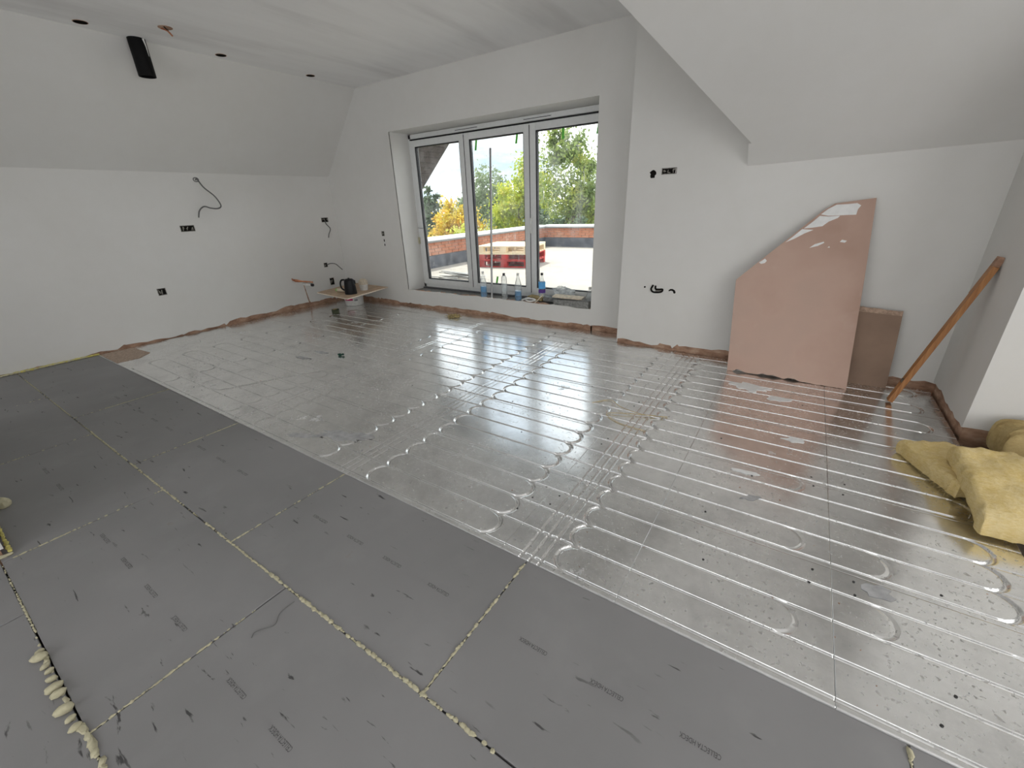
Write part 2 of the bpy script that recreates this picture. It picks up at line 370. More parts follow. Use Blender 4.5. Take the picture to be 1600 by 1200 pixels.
# wall stub by the left edge of the picture
mb = MB(); cx, cy = -2.70, -.075
mb.box((-4.6, cy-.14, .035), (cx, cy, 1.0), 0); mb.box((-4.59, cy-.13, -.06), (cx-.012, cy-.012, .035), 1); mb.box((cx-.14, YREAR, .035), (cx, cy-.05, 1.0), 0)
struct(mb.build('wall_stub', ['plaster', 'raw_edge']), 'end of a white partition at the left edge')
# unseen rear and right-hand walls; the wide rear opening is added and the side one assumed, for fill light
mb = MB()
mb.box((-6.4, YREAR-.2, -.06), (-4.6, YREAR, 3.0)); mb.box((2.2, YREAR-.2, -.06), (3.2, YREAR, 3.0)); mb.box((-4.6, YREAR-.2, -.06), (2.2, YREAR, .72)); mb.box((-4.6, YREAR-.2, 2.5), (2.2, YREAR, 3.0))
struct(mb.build('wall_rear', 'plaster'), 'rear wall with a wide opening added for fill light')
mb = MB()
mb.box((XRT, YREAR, -.06), (XRT+.2, -2.1, 3.0)); mb.box((XRT, 2.1, -.06), (XRT+.2, 4.3, 3.0)); mb.box((XRT, -2.1, -.06), (XRT+.2, 2.1, .70)); mb.box((XRT, -2.1, 2.30), (XRT+.2, 2.1, 3.0))
struct(mb.build('wall_side', 'plaster'), 'side wall of the recess with an assumed window opening for fill light')

# ================================================================== floor: foil heating panels with pressed pipe channels
P0, DP = 1.138, .1486
LOOPS = []                                             # xc, bay, sign(+1 bulges right), depth
for j in range(0, 20):
    if j % 2: LOOPS.append((-5.275, j, -1, .010))
    else: LOOPS.append((-4.58, j, 1, .010))
    if j % 2: LOOPS.append((-4.12, j, -1, .003))
    if j < 18: LOOPS.append((-3.43, j, 1, .003))
    if j < 18: LOOPS.append((-2.93, j, -1, .003))
    LOOPS.append((-2.225, j, 1, .010)); LOOPS.append((-1.725, j, -1, .010))
    if j < 19: LOOPS.append((-1.005, j, 1, .010)); LOOPS.append((-.545, j, -1, .010))
    if j % 2 == 0 or j == 5: LOOPS.append((.795, j, 1, .010))
LOOPS += [(.445, 4, 1, .003), (.43, 2, 1, .003), (.15, 1, 1, .004), (.16, 4, 1, .003), (.15, 7, 1, .002)]
TRANS = [(-.748, .008), (-.703, .008), (-.660, .008), (-1.985, .003), (-1.942, .003), (-1.898, .003), (-3.2, .003), (-3.157, .003)]
GW = .0078
def circ(d, w, dep): return dep * np.sqrt(np.clip(1 - (d / w) ** 2, 0, 1))
SLANT = np.array([(-3.98, 1.290), (-3.88, 1.33), (-3.82, 1.42), (-3.74, 1.60), (-3.66, 1.76), (-3.58, 1.90), (-3.50, 2.02)])
def relief(X, Y):
    D = np.zeros_like(X)
    kk = np.round((Y - P0) / DP); d = np.abs(Y - (P0 + kk*DP))
    ok = (kk >= 0) & (kk <= 20) & (X > -5.28)
    base = np.where(X < .80, .011, .0022)
    D = np.where(ok, circ(d, GW, base), D)
    for xc, j, sg, dep in LOOPS:
        yc = P0 + (j+.5)*DP; R_ = DP/2
        m = (np.abs(X - xc) < .1) & (np.abs(Y - yc) < .1)
        if not m.any(): continue
        r = np.hypot(X[m]-xc, Y[m]-yc); dd = np.abs(r - R_); v = circ(dd, GW, dep); v = np.where((X[m]-xc)*sg > 0, v, 0)
        D[m] = np.maximum(D[m], v)
    for xt, dep in TRANS: D = np.maximum(D, circ(np.abs(X - xt), .0078, dep))
    for a, b in zip(SLANT[:-1], SLANT[1:]):
        ab = b-a; t = np.clip(((X-a[0])*ab[0] + (Y-a[1])*ab[1])/(ab@ab), 0, 1)
        D = np.maximum(D, circ(np.hypot(X-a[0]-t*ab[0], Y-a[1]-t*ab[1]), GW, .007))
    return D
fine_x = []
for x0, x1 in ((-5.37, -5.25), (-4.60, -4.48), (-4.22, -4.10), (-4.0, -3.46), (-3.45, -3.33), (-3.03, -2.91), (-2.245, -2.125), (-1.825, -1.705), (-1.025, -.91), (-.645, -.525), (.775, .895), (.43, .54), (.14, .25)):
    fine_x += list(np.arange(x0, x1, .0042 if x1-x0 < .2 else .007))
for xt, _ in TRANS: fine_x += [xt + q for q in (-.0092, -.0079, -.0072, -.0045, 0, .0045, .0072, .0079, .0092)]
fine_x = np.array(sorted(fine_x))
fy = []
for k_ in range(-1, 24):
    y = P0 + k_*DP
    fy += [y+q for q in (-.0092, -.0079, -.0072, -.0045, 0, .0045, .0072, .0079, .0092)] + list(np.linspace(y+.0130, y+DP-.0130, 31))
fy = np.array(fy)
XE = [-6.165, -5.65, -4.45, -3.25, -2.045, -.845, -.335, .33, .968]
YE = [1.110, 1.703, 2.297, 2.891, 3.485, 4.075, 4.36]
SEAM = .0008
def foil_panel(x0, x1, y0, y1):
    x0 += SEAM; x1 -= SEAM; y0 += SEAM*.4; y1 -= SEAM*.4
    xs = np.unique(np.round(np.concatenate([[x0, x0+.002, x1-.002, x1], np.arange(x0, x1, .12), fine_x[(fine_x > x0+.003) & (fine_x < x1-.003)]]), 5))
    ys = np.unique(np.round(np.concatenate([[y0, y1], fy[(fy > y0+.003) & (fy < y1-.003)]]), 5))
    X, Y = np.meshgrid(xs, ys, indexing='ij'); Z = -relief(X, Y) + .0006*np.sin(X*3.1+Y*2.3)
    nx, ny = len(xs), len(ys)
    co = np.stack([X, Y, Z], -1).reshape(-1, 3)
    i, j = np.meshgrid(np.arange(nx-1), np.arange(ny-1), indexing='ij'); a = (i*ny+j).ravel()
    F = np.stack([a, a+ny, a+ny+1, a+1], -1)
    # skirt down the four sides
    ring = np.concatenate([np.arange(nx)*ny, (nx-1)*ny+np.arange(1, ny), (np.arange(nx-2, -1, -1))*ny+ny-1, np.arange(ny-2, 0, -1)])
    low = co[ring].copy(); low[:, 2] = -.055; nb = len(co); co = np.vstack([co, low]); m = len(ring); q = np.arange(m)
    SK = np.stack([ring[q], nb+q, nb+(q+1) % m, ring[(q+1) % m]], -1)
    FF = np.vstack([F, SK])
    me = bpy.data.meshes.new('foil_panel'); me.vertices.add(len(co)); me.vertices.foreach_set('co', co.astype(np.float32).ravel())
    me.loops.add(len(FF)*4); me.loops.foreach_set('vertex_index', FF.astype(np.int32).ravel())
    me.polygons.add(len(FF)); me.polygons.foreach_set('loop_start', np.arange(0, len(FF)*4, 4, dtype=np.int32))
    me.polygons.foreach_set('loop_total', np.full(len(FF), 4, dtype=np.int32)) if False else None
    me.materials.append(MATS['foil']); me.materials.append(MATS['foil_edge'])
    mi = np.zeros(len(FF), dtype=np.int32); mi[len(F):] = 1; me.polygons.foreach_set('material_index', mi)
    sm_ = np.ones(len(FF), dtype=bool); sm_[len(F):] = False; me.polygons.foreach_set('use_smooth', sm_)
    me.update(calc_edges=True); me.validate()
    o = bpy.data.objects.new('foil_panel', me); COL.objects.link(o); o.parent = fl; return o
panels = {}
for a in range(len(XE)-1):
    for b_ in range(len(YE)-1):
        x0, x1, y0, y1 = XE[a], XE[a+1], YE[b_], YE[b_+1]
        if b_ == 5:
            if x0 >= -1.45: continue
            x1 = min(x1, -1.455)
        if b_ == 4 and x0 > -1.0: y1 = YR(x1) - .02
        panels[(a, b_)] = foil_panel(x0, x1, y0, y1)
# screws in the foil, beside the seams
scr = MB().lathe([(.0045, 0), (.0045, .0015), (.002, .0018)], n=8); scr_me = None
for (x, y) in [(-.79, 1.55), (-.80, 1.47), (-.80, 2.12), (-.79, 2.20), (-.80, 2.72), (-.79, 2.80), (-.79, 3.30), (.27, 1.66), (.26, 1.58), (.40, 1.60), (.40, 1.67), (.27, 2.28), (.26, 2.36), (.39, 2.27), (.40, 2.37), (.0, 2.22), (-.10, 1.49), (-.20, 2.55), (-.15, 1.80), (.66, 1.76), (.57, 1.21), (.62, 1.33),
               (-.92, 1.36), (-.90, 1.47), (-1.3, 2.0), (-1.6, 2.35), (-.1, 3.05), (.2, 3.3), (-1.45, 2.6), (-1.2, 2.9), (-1.9, 2.9), (-2.5, 2.2)]:
    par = next((p for (a, b_), p in panels.items() if XE[a] <= x < XE[a+1] and YE[b_] <= y < YE[b_+1]), fl)
    if scr_me is None: o = scr.build('screw', 'screw', par); scr_me = o.data
    else: o = bpy.data.objects.new('screw', scr_me); COL.objects.link(o); o.parent = par
    o.location = (x, y, .0003)
# bare sheet in the corner by the deck
MB().prism([(-6.14, 1.115, .004), (-5.62, 1.115, .004), (-5.60, 1.30, .004), (-5.72, 1.43, .004), (-6.12, 1.40, .004)], (0, 0, -.003)).build('chipboard_sheet', 'chip', fl)

# ---- grey deck boards, rows along X
YF, YJ = 1.107, .498
GAP = .0028
rows = [(YJ, YF, [-6.17, -4.312, -3.112, -1.912, -.712, .488, 1.688, 2.95]), (YJ-.6, YJ, [-6.17, -5.055, -3.855, -2.655, -1.455, -.255, .945, 2.145, 2.95]),
        (YJ-1.2, YJ-.6, [-2.66, -2.2, -1.0, .2, 1.4, 2.6, 2.95]), (YJ-1.8, YJ-1.2, [-2.6, -.5, .7, 1.9, 2.95])]
boards = []
for y0, y1, xs in rows:
    for x0, x1 in zip(xs[:-1], xs[1:]):
        o = MB().box((x0+GAP, y0+GAP, -.055), (x1-GAP, 1.1095 if y1 == YF else y1-GAP, -.004)).build('deck_board', 'deck', fl); bevel(o, .002, 1); boards.append((x0, x1, y0, y1, o))
# maker's print, upside down as seen from here
_txt = {}
def print_text(x, y, s='CELLECTA HDECK', size=.0165, rz=math.pi):
    if s not in _txt:
        cu = bpy.data.curves.new('t', 'FONT'); cu.body = s; cu.size = 1; cu.align_x = 'CENTER'; cu.align_y = 'CENTER'; cu.resolution_u = 2
        t = bpy.data.objects.new('t', cu); COL.objects.link(t); dg = bpy.context.evaluated_depsgraph_get(); dg.update()
        me = bpy.data.meshes.new_from_object(t.evaluated_get(dg)); bpy.data.objects.remove(t); me.materials.clear(); me.materials.append(MATS['print']); _txt[s] = me; me.name = 'printed_name'
    par = next((b[4] for b in boards if b[0] <= x < b[1] and b[2] <= y < b[3]), None)
    if par is None: return
    o = bpy.data.objects.new('printed_name', _txt[s]); COL.objects.link(o); o.parent = par; o.location = (x, y, -.0036); o.rotation_euler = (0, 0, rz); o.scale = (size*.78, size*1.25, 1)
for x in (-4.5, -4.24, -3.98, -3.72, -3.46, -2.96, -2.7, -2.44, -1.696, -1.435, -1.193, -.932, -.503, -.244, .023, .29, .55): print_text(x, .809)
for x in (-3.5, -3.2, -2.45, -2.173, -1.905, -1.639, -1.22, -.969, -.70, -.44): print_text(x, .198)

# ---- expanding foam in the joints: chains of small lumps
def foam(p, q, r_, dens, cover, seed, mat='foam', big=0, name='foam_bead', side=0, lift=.0):
    r = r_; rr = random.Random(seed); mb = MB(); p = Vector(p); q = Vector(q); L = (q-p).length; d = (q-p)/L; nrm = Vector((-d.y, d.x, 0)); t = 0; on = True
    while t < L:
        on = (math.sin(t*7+seed) + rr.uniform(-.9, .9)) < cover
        if on:
            r = r_*.8; k = r*rr.uniform(.35, 1.6); c = p + d*t + nrm*rr.uniform(-.3, .3)*r + nrm*side*rr.uniform(.2, 1)*r*1.2
            mb.blob((c.x, c.y, -.004+k*.12+lift), (k*rr.uniform(1.0, 2.0), k*.85, k*.7), 7, 4, .22, math.atan2(d.y, d.x)+rr.uniform(-.3, .3))
            if big and rr.random() < big:
                kk = r*rr.uniform(1.4, 2.9); mb.blob((c.x-nrm.x*kk*.5, c.y-nrm.y*kk*.5, kk*.5), (kk*1.25, kk*.8, kk*.75), 10, 7, .09, math.atan2(nrm.y, nrm.x)+rr.uniform(-.4, .4))
        t += r*dens*rr.uniform(.7, 1.4)
    if mb.v: o = mb.build(name, mat, fl, True); o['kind'] = 'stuff'; return o
foam((-6.1, YJ, 0), (-4.0, YJ, 0), .004, 1.8, .5, 1); foam((-4.0, YJ, 0), (-1.6, YJ, 0), .0058, 1.6, .75, 2)
foam((-1.6, YJ, 0), (-.95, YJ, 0), .0075, 1.5, .75, 3); foam((-.95, YJ, 0), (-.2, YJ, 0), .0068, 1.4, .55, 4)
foam((-.712, YJ, 0), (-.712, YF-.02, 0), .0062, 1.3, 1.2, 5); foam((-1.912, YJ, 0), (-1.912, YF, 0), .0045, 1.5, .7, 6)
foam((-3.112, YJ, 0), (-3.112, YF, 0), .004, 1.6, .5, 7); foam((-4.312, YJ, 0), (-4.312, YF, 0), .004, 1.6, .5, 8); foam((.488, .55, 0), (.488, YF-.015, 0), .0075, 1.2, 1.4, 9)
foam((-1.455, YJ-.6, 0), (-1.455, YJ, 0), .0052, 1.8, .15, 10); foam((-2.655, YJ-.56, 0), (-2.655, YJ, 0), .0045, 1.7, .35, 11)
foam((-3.855, -.03, 0), (-3.855, YJ, 0), .004, 1.7, .3, 12); foam((-5.055, .1, 0), (-5.055, YJ, 0), .004, 1.8, .3, 13)
foam((-2.62, YJ-.6, 0), (-2.05, YJ-.6, 0), .004, 1.6, .5, 14); foam((-2.05, YJ-.605, 0), (-1.50, YJ-.605, 0), .0085, 5.2, 1.0, 15, big=.85, side=-.4); foam((-1.5, YJ-.6, 0), (-1.0, YJ-.6, 0), .010, 1.3, .8, 16)
foam((XL+.012, -.2, 0), (XL+.012, 1.10, 0), .013, .7, 3, 17, 'foam_yellow', lift=.008); foam((XL+.02, -.2, 0), (XL+.02, 1.06, 0), .010, 1.0, 3, 18, lift=.008)
foam((cx-.01, cy+.012, 0), (-3.6, cy+.012, 0), .009, .8, 3, 19, 'foam_yellow', lift=.012); foam((cx+.006, cy+.006, 0), (cx+.006, cy-.14, 0), .010, .8, 3, 20, lift=.004)
mb = MB(); mb.blob((-3.22, -.01, .02), (.035, .03, .03), 9, 6, .12); o = mb.build('foam_lump', 'foam', fl, True)

# ================================================================== window
wn_ = bpy.data.objects.new('window_1', None); COL.objects.link(wn_); wn_.location = (0, 0, 0); struct(wn_, 'white framed three panel glazed doors')
YF1 = YB + .335                                        # inner face of the fixed frame
FT, FB = 2.255, .235
o = MB(); o.box((W0, YF1, FB), (W0+.045, YF1+.07, FT)); o.box((W1-.045, YF1, FB), (W1, YF1+.07, FT)); o.box((W0, YF1, FT-.055), (W1, YF1+.07, FT)); o.box((W0, YF1, FB), (W1, YF1+.07, FB+.05))
fr = o.build('window_frame', 'pvc', wn_); bevel(fr, .004)
MB().box((W0, YF1-.03, FB-.05), (W1, YF1+.10, FB)).build('threshold', 'steel_dark', wn_)
sx = [W0+.03, -3.795, -2.84, W1-.03]
for i in range(3):
    x0, x1 = sx[i]+.004, sx[i+1]-.004; z0, z1 = FB+.045, FT-.075
    yy = YF1-.012
    s = MB(); st = .075
    s.box((x0, yy, z0), (x0+st, yy+.075, z1)); s.box((x1-st, yy, z0), (x1, yy+.075, z1)); s.box((x0+st, yy+.001, z0), (x1-st, yy+.074, z0+st)); s.box((x0+st, yy+.001, z1-st), (x1-st, yy+.074, z1))
    sash = s.build('sash', 'pvc', wn_); bevel(sash, .004)
    g = MB(); q = .011
    for a, b2 in (((x0+st, yy+.012, z0+st), (x0+st+q, yy+.06, z1-st)), ((x1-st-q, yy+.012, z0+st), (x1-st, yy+.06, z1-st)), ((x0+st+q, yy+.012, z0+st), (x1-st-q, yy+.06, z0+st+q)), ((x0+st+q, yy+.012, z1-st-q), (x1-st-q, yy+.06, z1-st))): g.box(a, b2)
    g.build('gasket', 'gasket', sash)
    MB().box((x0+st+q*.5, yy+.030, z0+st+q*.5), (x1-st-q*.5, yy+.034, z1-st-q*.5)).build('pane', 'window_glass', sash)
    if i < 2:
        MB().box((sx[i+1]-.004, YF1-.0125, FB+.06), (sx[i+1]+.004, YF1+.03, FT-.09)).build('gap_seal', 'gasket', wn_)
    if i == 2:
        h = MB(); h.box((x0+.012, yy-.022, 1.16), (x0+.032, yy-.001, 1.20)); h.tube([(x0+.022, yy-.03, 1.19), (x0+.022, yy-.036, 1.10), (x0+.022, yy-.032, 1.02)], [.009, .009, .007], 8); h.build('handle', 'white_plastic', sash, True)
    for t in ((.12, .62),):
        pass
MB().box((W0+.03, YF1-.006, FT-.072), (W1-.03, YF1+.02, FT-.058)).build('gap_seal', 'gasket', wn_)
for x in (-3.93, -2.92):
    v = MB().box((x, YF1-.008, FT-.040), (x+.36, YF1-.0, FT-.018)).build('trickle_vent', 'pvc', wn_); MB().box((x+.005, YF1-.009, FT-.034), (x+.355, YF1-.007, FT-.028)).build('slot', 'gasket', v)
# hinge and latch bits on the left jamb
MB().box((W0+.004, YF1-.03, .86), (W0+.02, YF1-.001, .95)).build('latch_plate', 'foam', wn_)
MB().tube([(W0+.01, YF1-.01, 1.08), (W0+.06, YF1-.03, 1.075), (W0+.12, YF1-.02, 1.075)], .006, 6).build('restrictor', 'steel', wn_)
# bits of green tape still stuck on the panes
for x, z0, z1, dx in ((-3.63, 1.98, 2.09, -.02), (-3.03, 2.0, 2.11, -.02), (-2.44, 1.99, 2.11, 0), (-2.02, 2.0, 2.12, -.02), (-3.40, .37, .46, -.02), (-1.98, .37, .47, 0)):
    y = YF1+.016; MB().prism([(x+dx, y, z0), (x+dx+.028, y, z0), (x+.028, y, z1), (x, y, z1)], (0, .001, 0)).build('tape_strip', 'green', wn_)

# ================================================================== on the sill
SZ = WB-.035
st_ = MB()
pr = ragged(W0+.02, W1-.02, .022, .010, .05, 21)
st_.prism([(t, YB+.015, SZ+z) for t, z in pr] + [(W1-.02, YB+.015, SZ-.01), (W0+.02, YB+.015, SZ-.01)], (0, .07, 0)); st_.build('wall_sill_edge', 'raw_edge')
struct(bpy.data.objects['wall_sill_edge'], 'broken plaster edge of the window sill')
o = MB().box((W0+.01, YB+.08, SZ-.01), (W1-.01, YF1+.02, SZ+.004)).build('window_sill', 'stone'); struct(o, 'rough dark window sill')
def bottle(x, y, z, h, r, label, fill=0, liquid=None, lab=None, cap='cap_dark', neck=.30, name='plastic_bottle', taper=False):
    t = thing(name, label, 'bottle', (x, y, z), 0, 'bottles on the window sill')
    hb = h*(1-neck); prof = [(r*.86, 0), (r, .012), (r*.97, hb*.35), (r, hb*.5), (r*.98, hb*.9), (r*.92, hb), (r*.55, hb+(h-hb)*.45), (.014, h-.035), (.0135, h-.02)]
    if taper: prof = [(r*.9, 0), (r, .012), (r*.95, hb*.5), (r*.78, hb*.95), (r*.42, hb+(h-hb)*.35), (.014, h-.04), (.0135, h-.02)]
    bo = MB().lathe(prof, n=18, capt=False).build('bottle_body', 'clear_plastic', t, True)
    MB().lathe([(.016, h-.028), (.016, h-.002), (.013, h)], n=12).build('cap', cap, t, True)
    if fill: MB().lathe([(r*.8, .006), (r*.94, .014), (r*.94, h*fill)], n=16).build('liquid', liquid, bo, True)
    if lab: MB().lathe([(r*1.015, h*lab[1]), (r*1.015, h*lab[2])], n=18, capb=False, capt=False).build('bottle_label', lab[0], bo, True)
    return t
ZS = SZ+.03
bottle(-3.405, YB+.05, ZS, .33, .042, 'clear bottle with bright blue liquid, leftmost on the sill beside the metal pole', .42, 'blue_liquid', None, 'white_plastic', .42)
bottle(-3.075, YB+.05, ZS, .325, .035, 'empty clear straight bottle with black cap, between the pole and the blue half-filled bottle', 0, None, ('clear_film', .3, .55), 'cap_dark', .16)
bottle(-2.87, YB+.055, ZS, .335, .044, 'round-shouldered clear bottle, a third full of blue liquid, in the middle of the sill', .36, 'blue_liquid', None, 'white_plastic', .42)
bottle(-2.555, YB+.10, ZS+.07, .28, .042, 'bottle with blue and purple label standing on the rubble on the sill', .2, 'clear_film', ('blue_label', .34, .62), 'cap_dark', .36, taper=True)
MB().lathe([(.0428, .045), (.0428, .085)], n=18, capb=False, capt=False).build('label_band', 'purple', bpy.data.objects['plastic_bottle.003'], True)
bottle(-1.945, YB+.13, ZS-.02, .24, .042, 'empty clear bottle tucked into the right corner of the sill', 0, None, None, 'white_plastic', .4)
tag(MB().tube([(-3.275, YB+.045, SZ+.01), (-3.375, YF1-.03, 1.98)], .0135, 10).build('metal_pole', 'steel', None, True), 'thin grey metal pole leaning upright against the glazed doors', 'pole')
tag(bevel(MB().obox((-2.13, YB+.052, SZ+.062), (.46, .075, .075), (0, -.03, -.06)).build('stone_block', 'stone'), .006), 'long grey concrete block at the right end of the sill', 'block')
tag(MB().obox((-2.20, YB+.10, SZ+.122), (.36, .12, .014), (.05, .03, .12)).build('slate_offcut', 'offcut'), 'flat pale offcut lying on top of the concrete block', 'offcut')
tag(MB().obox((-2.36, YB+.215, SZ+.050), (.42, .10, .05), (0, .05, .08)).build('timber_offcut', 'slate'), 'dark grey slab behind the concrete block on the sill', 'slab')
tag(MB().obox((-2.72, YB+.25, SZ+.040), (.24, .09, .030), (.1, .02, -.2)).build('board_offcut', 'straw'), 'mossy yellow board scrap beside the right-hand door frame', 'offcut')
cc = [(-2.80, YB+.03, SZ+.045), (-2.79, YB+.09, SZ+.05), (-2.78, YB+.15, SZ+.05), (-2.72, YB+.11, SZ+.055), (-2.62, YB+.05, SZ+.055), (-2.7, YB+.025, SZ+.04), (-2.77, YB+.06, SZ+.06), (-2.65, YB+.06, SZ+.065), (-2.62, YB+.03, SZ+.05)]
tag(MB().tube(spline(cc, 8), .011, 8).build('grey_cable', 'white_plastic', None, True), 'loop of pale grey cable among the rubble on the sill', 'cable')
cc = [(-2.62, YB+.01, SZ+.02), (-2.58, YB+.03, SZ+.06), (-2.52, YB+.06, SZ+.13)]
tag(MB().tube(spline(cc, 6), .007, 6).build('cord', 'offcut', None, True), 'short cream cord hanging over the sill edge by the label bottle', 'cord')
bag = MB(); bag.blob((-2.36, YB+.245, SZ+.15), (.12, .05, .055), 14, 9, .25); bag.blob((-2.26, YB+.24, SZ+.145), (.07, .045, .045), 12, 8, .25)
tag(bag.build('plastic_bag', 'clear_film', None, True), 'crumpled clear plastic bag on the sill behind the block', 'bag')

# ================================================================== electrical boxes, cables, holes
def wallbox(label, origin, u, v, n, w, h, cat='socket box', name='back_box', wires=True, cable=None, group='open electrical boxes'):
    o = Vector(origin); u = Vector(u); v = Vector(v); n = Vector(n)
    t = thing(name, label, cat, o, 0, group)
    def P(a, b, c): return u*a + v*b + n*c
    def rect(a0, b0, a1, b1, c0, c1, mb):
        vs = [P(a, b, c) for c in (c0, c1) for a, b in ((a0,b0),(a1,b0),(a1,b1),(a0,b1))]
        mb.add(vs, [(0,3,2,1),(4,5,6,7),(0,1,5,4),(1,2,6,5),(2,3,7,6),(3,0,4,7)])
    mb = MB(); rect(-w/2, -h/2, w/2, h/2, .0002, .0015, mb); mb.build('recess', 'hole', t)  # flat dark plate on the wall, its colour gives the shade of a recess
    rim = MB(); e = .006
    rect(-w/2, -h/2, -w/2+e, h/2, .0012, .004, rim); rect(w/2-e, -h/2, w/2, h/2, .0012, .004, rim); rect(-w/2, -h/2, w/2, -h/2+e, .0012, .004, rim); rect(-w/2, h/2-e, w/2, h/2, .0012, .004, rim)
    rim.build('box_rim', 'box_metal', t)
    if wires:
        r = random.Random(len(label)*7+3)
        for q in range(3 if w > .1 else 2):
            a = (-.3+.3*q)*w; pts = [P(a+r.uniform(-.1,.1)*w, r.uniform(-.35,.35)*h, .003) for _ in range(4)]; MB().tube(spline(pts, 4), .0045, 6).build('wire', 'box_metal', t, True)
    if cable:
        cm = MB(); cm.tube(spline([P(*c) for c in cable], 8), .0065, 7); cm.build('cable_tail', 'cable', t, True)
    return t
Lw = dict(u=(0,1,0), v=(0,0,1), n=(1,0,0))
wallbox('double socket box in the left wall below the hanging grey cable', (XL, 2.327, 1.215), w=.15, h=.07, **Lw)
wallbox('single socket box low on the left wall', (XL, 1.864, .546), w=.085, h=.08, **Lw)
wallbox('upper switch box near the left corner with a cable tail hanging down', (XL, 4.17, 1.225), w=.115, h=.065, cable=[(0,-.02,.004),(.0,-.06,.02),(.05,-.13,.025),(.015,-.2,.02),(-.005,-.255,.02)], **Lw)
wallbox('small box near the left corner with a cable tail bending right above the kettle', (XL, 4.035, .575), w=.06, h=.065, cable=[(.02,0,.004),(.07,.015,.03),(.14,.0,.05),(.19,-.05,.06),(.24,-.10,.06)], **Lw)
wallbox('tall brown box low on the left wall behind the kettle', (XL, 4.09, .315), w=.075, h=.11, **Lw)
Bw = dict(u=(1,0,0), v=(0,0,1), n=(0,-1,0))
wallbox('narrow switch box on the window wall left of the glazed doors', (-5.145, YB, 1.02), w=.055, h=.065, wires=True, **Bw)
def hole(label, pts, mat='hole', name='wall_hole', cat='hole', off=(0, -.0025, 0), group='holes in the walls'):
    return tag(MB().prism(pts, off).build(name, mat), label, cat, group)
def ring(c, u, v, r, n=12, jit=.25, seed=1, sq=1.0):
    rr = random.Random(seed); c = Vector(c); u = Vector(u); v = Vector(v)
    return [c + (u*math.cos(2*math.pi*k/n) + v*math.sin(2*math.pi*k/n)*sq)*r*(1+rr.uniform(-jit, jit)) for k in range(n)]
hole('upper slit under the narrow switch box on the window wall', ring((-5.14, YB, .925), (1,0,0), (0,0,1), .010, 8, .2, 3, 2.2)); hole('lower slit under the narrow switch box on the window wall', ring((-5.14, YB, .868), (1,0,0), (0,0,1), .010, 8, .2, 4, 1.8))
def rh(px, z): return (px, YR(px)-.0002, z)
hole('ragged hole high on the right wall, left of the oblong box hole', ring(rh(-1.222, 1.555), (1,0,0), (0,0,1), .027, 12, .3, 5, 1.0))
wallbox('oblong torn box hole high on the right wall', (-1.085, YR(-1.085), 1.572), w=.125, h=.05, **Bw)
hole('pinhole left of the hooked hole low on the right wall', ring(rh(-1.205, .585), (1,0,0), (0,0,1), .009, 8, .2, 6))
t = thing('wall_hole', 'hooked hole with cable loop low on the right wall', 'hole', rh(-1.09, .58), 0, 'holes in the walls')
MB().tube(spline([(-.035, -.004, .03), (-.05, -.005, -.01), (-.03, -.005, -.035), (.02, -.005, -.035), (.05, -.005, -.025), (.055, -.004, -.005), (.02, -.004, -.008), (-.008, -.004, -.005), (-.012, -.004, .025)], 6), .0085, 7).build('cable_loop', 'hole', t, True)
MB().blob((.02, -.002, -.02), (.035, .004, .016), 10, 6, .15).build('opening', 'box_metal', t, True)
hole('comma shaped hole low on the right wall, nearest the pink board', [Vector(rh(-.945, .57)) + Vector((a, 0, b_)) for a, b_ in ((-.035, .0), (-.02, .014), (.0, .016), (.022, .006), (.032, -.014), (.026, -.026), (.012, -.022), (.008, -.006), (-.01, .0), (-.03, -.008))])
# ceiling holes and wire
for x, y, r, lb in ((-5.154, 1.651, .045, 'round downlight hole in the ceiling left of the black duct'), (-5.176, 2.702, .045, 'round downlight hole in the ceiling right of the black duct'), (-5.171, 3.667, .045, 'round downlight hole in the ceiling nearest the window wall')):
    t = thing('downlight_hole', lb, 'hole', (x, y, ZC), 0, 'downlight holes along the ceiling edge')
    MB().lathe([(r, -.0025), (r, -.0002)], n=24).build('opening', 'hole', t, True)
    MB().lathe([(r, -.003), (r+.004, -.003), (r+.004, -.0002), (r, -.0002)], n=24, capb=False, capt=False).build('cut_edge', 'raw_edge', t)
t = thing('downlight_hole', 'ceiling hole with a copper wire end hanging from it', 'hole', (-4.795, 2.102, ZC), 0, 'downlight holes along the ceiling edge')
MB().lathe([(.052, -.0025), (.052, -.0002)], n=24).build('opening', 'raw_edge', t, True)
MB().tube(spline([(-.03, -.02, -.004), (.0, .01, -.02), (.02, .03, -.055)], 6), .006, 6).build('wire_end', 'copper', t, True)
MB().tube(spline([(.03, -.02, -.004), (.01, .0, -.012), (-.03, .03, -.006)], 6), .004, 6).build('wire_end', 'black', t, True)
# black duct
t = thing('ventilation_duct', 'black round ventilation duct hanging from the ceiling edge', 'duct', (-5.262, 2.045, 2.525))
d = MB(); R0 = .066; d.lathe([(R0-.006, .0), (R0, 0), (R0, .33)], n=28, capb=False); d.lathe([(R0-.006, 0), (R0-.006, .25)], n=28, capb=False); dp = d.build('duct_pipe', 'black', t, True)
d = MB(); d.tube([(R0*.80, R0*.60, .15), (R0*.82, R0*.58, .22), (R0*.90, R0*.44, .275)], [.002, .005, .009], 6); d.build('tape_tear', 'white_plastic', dp)
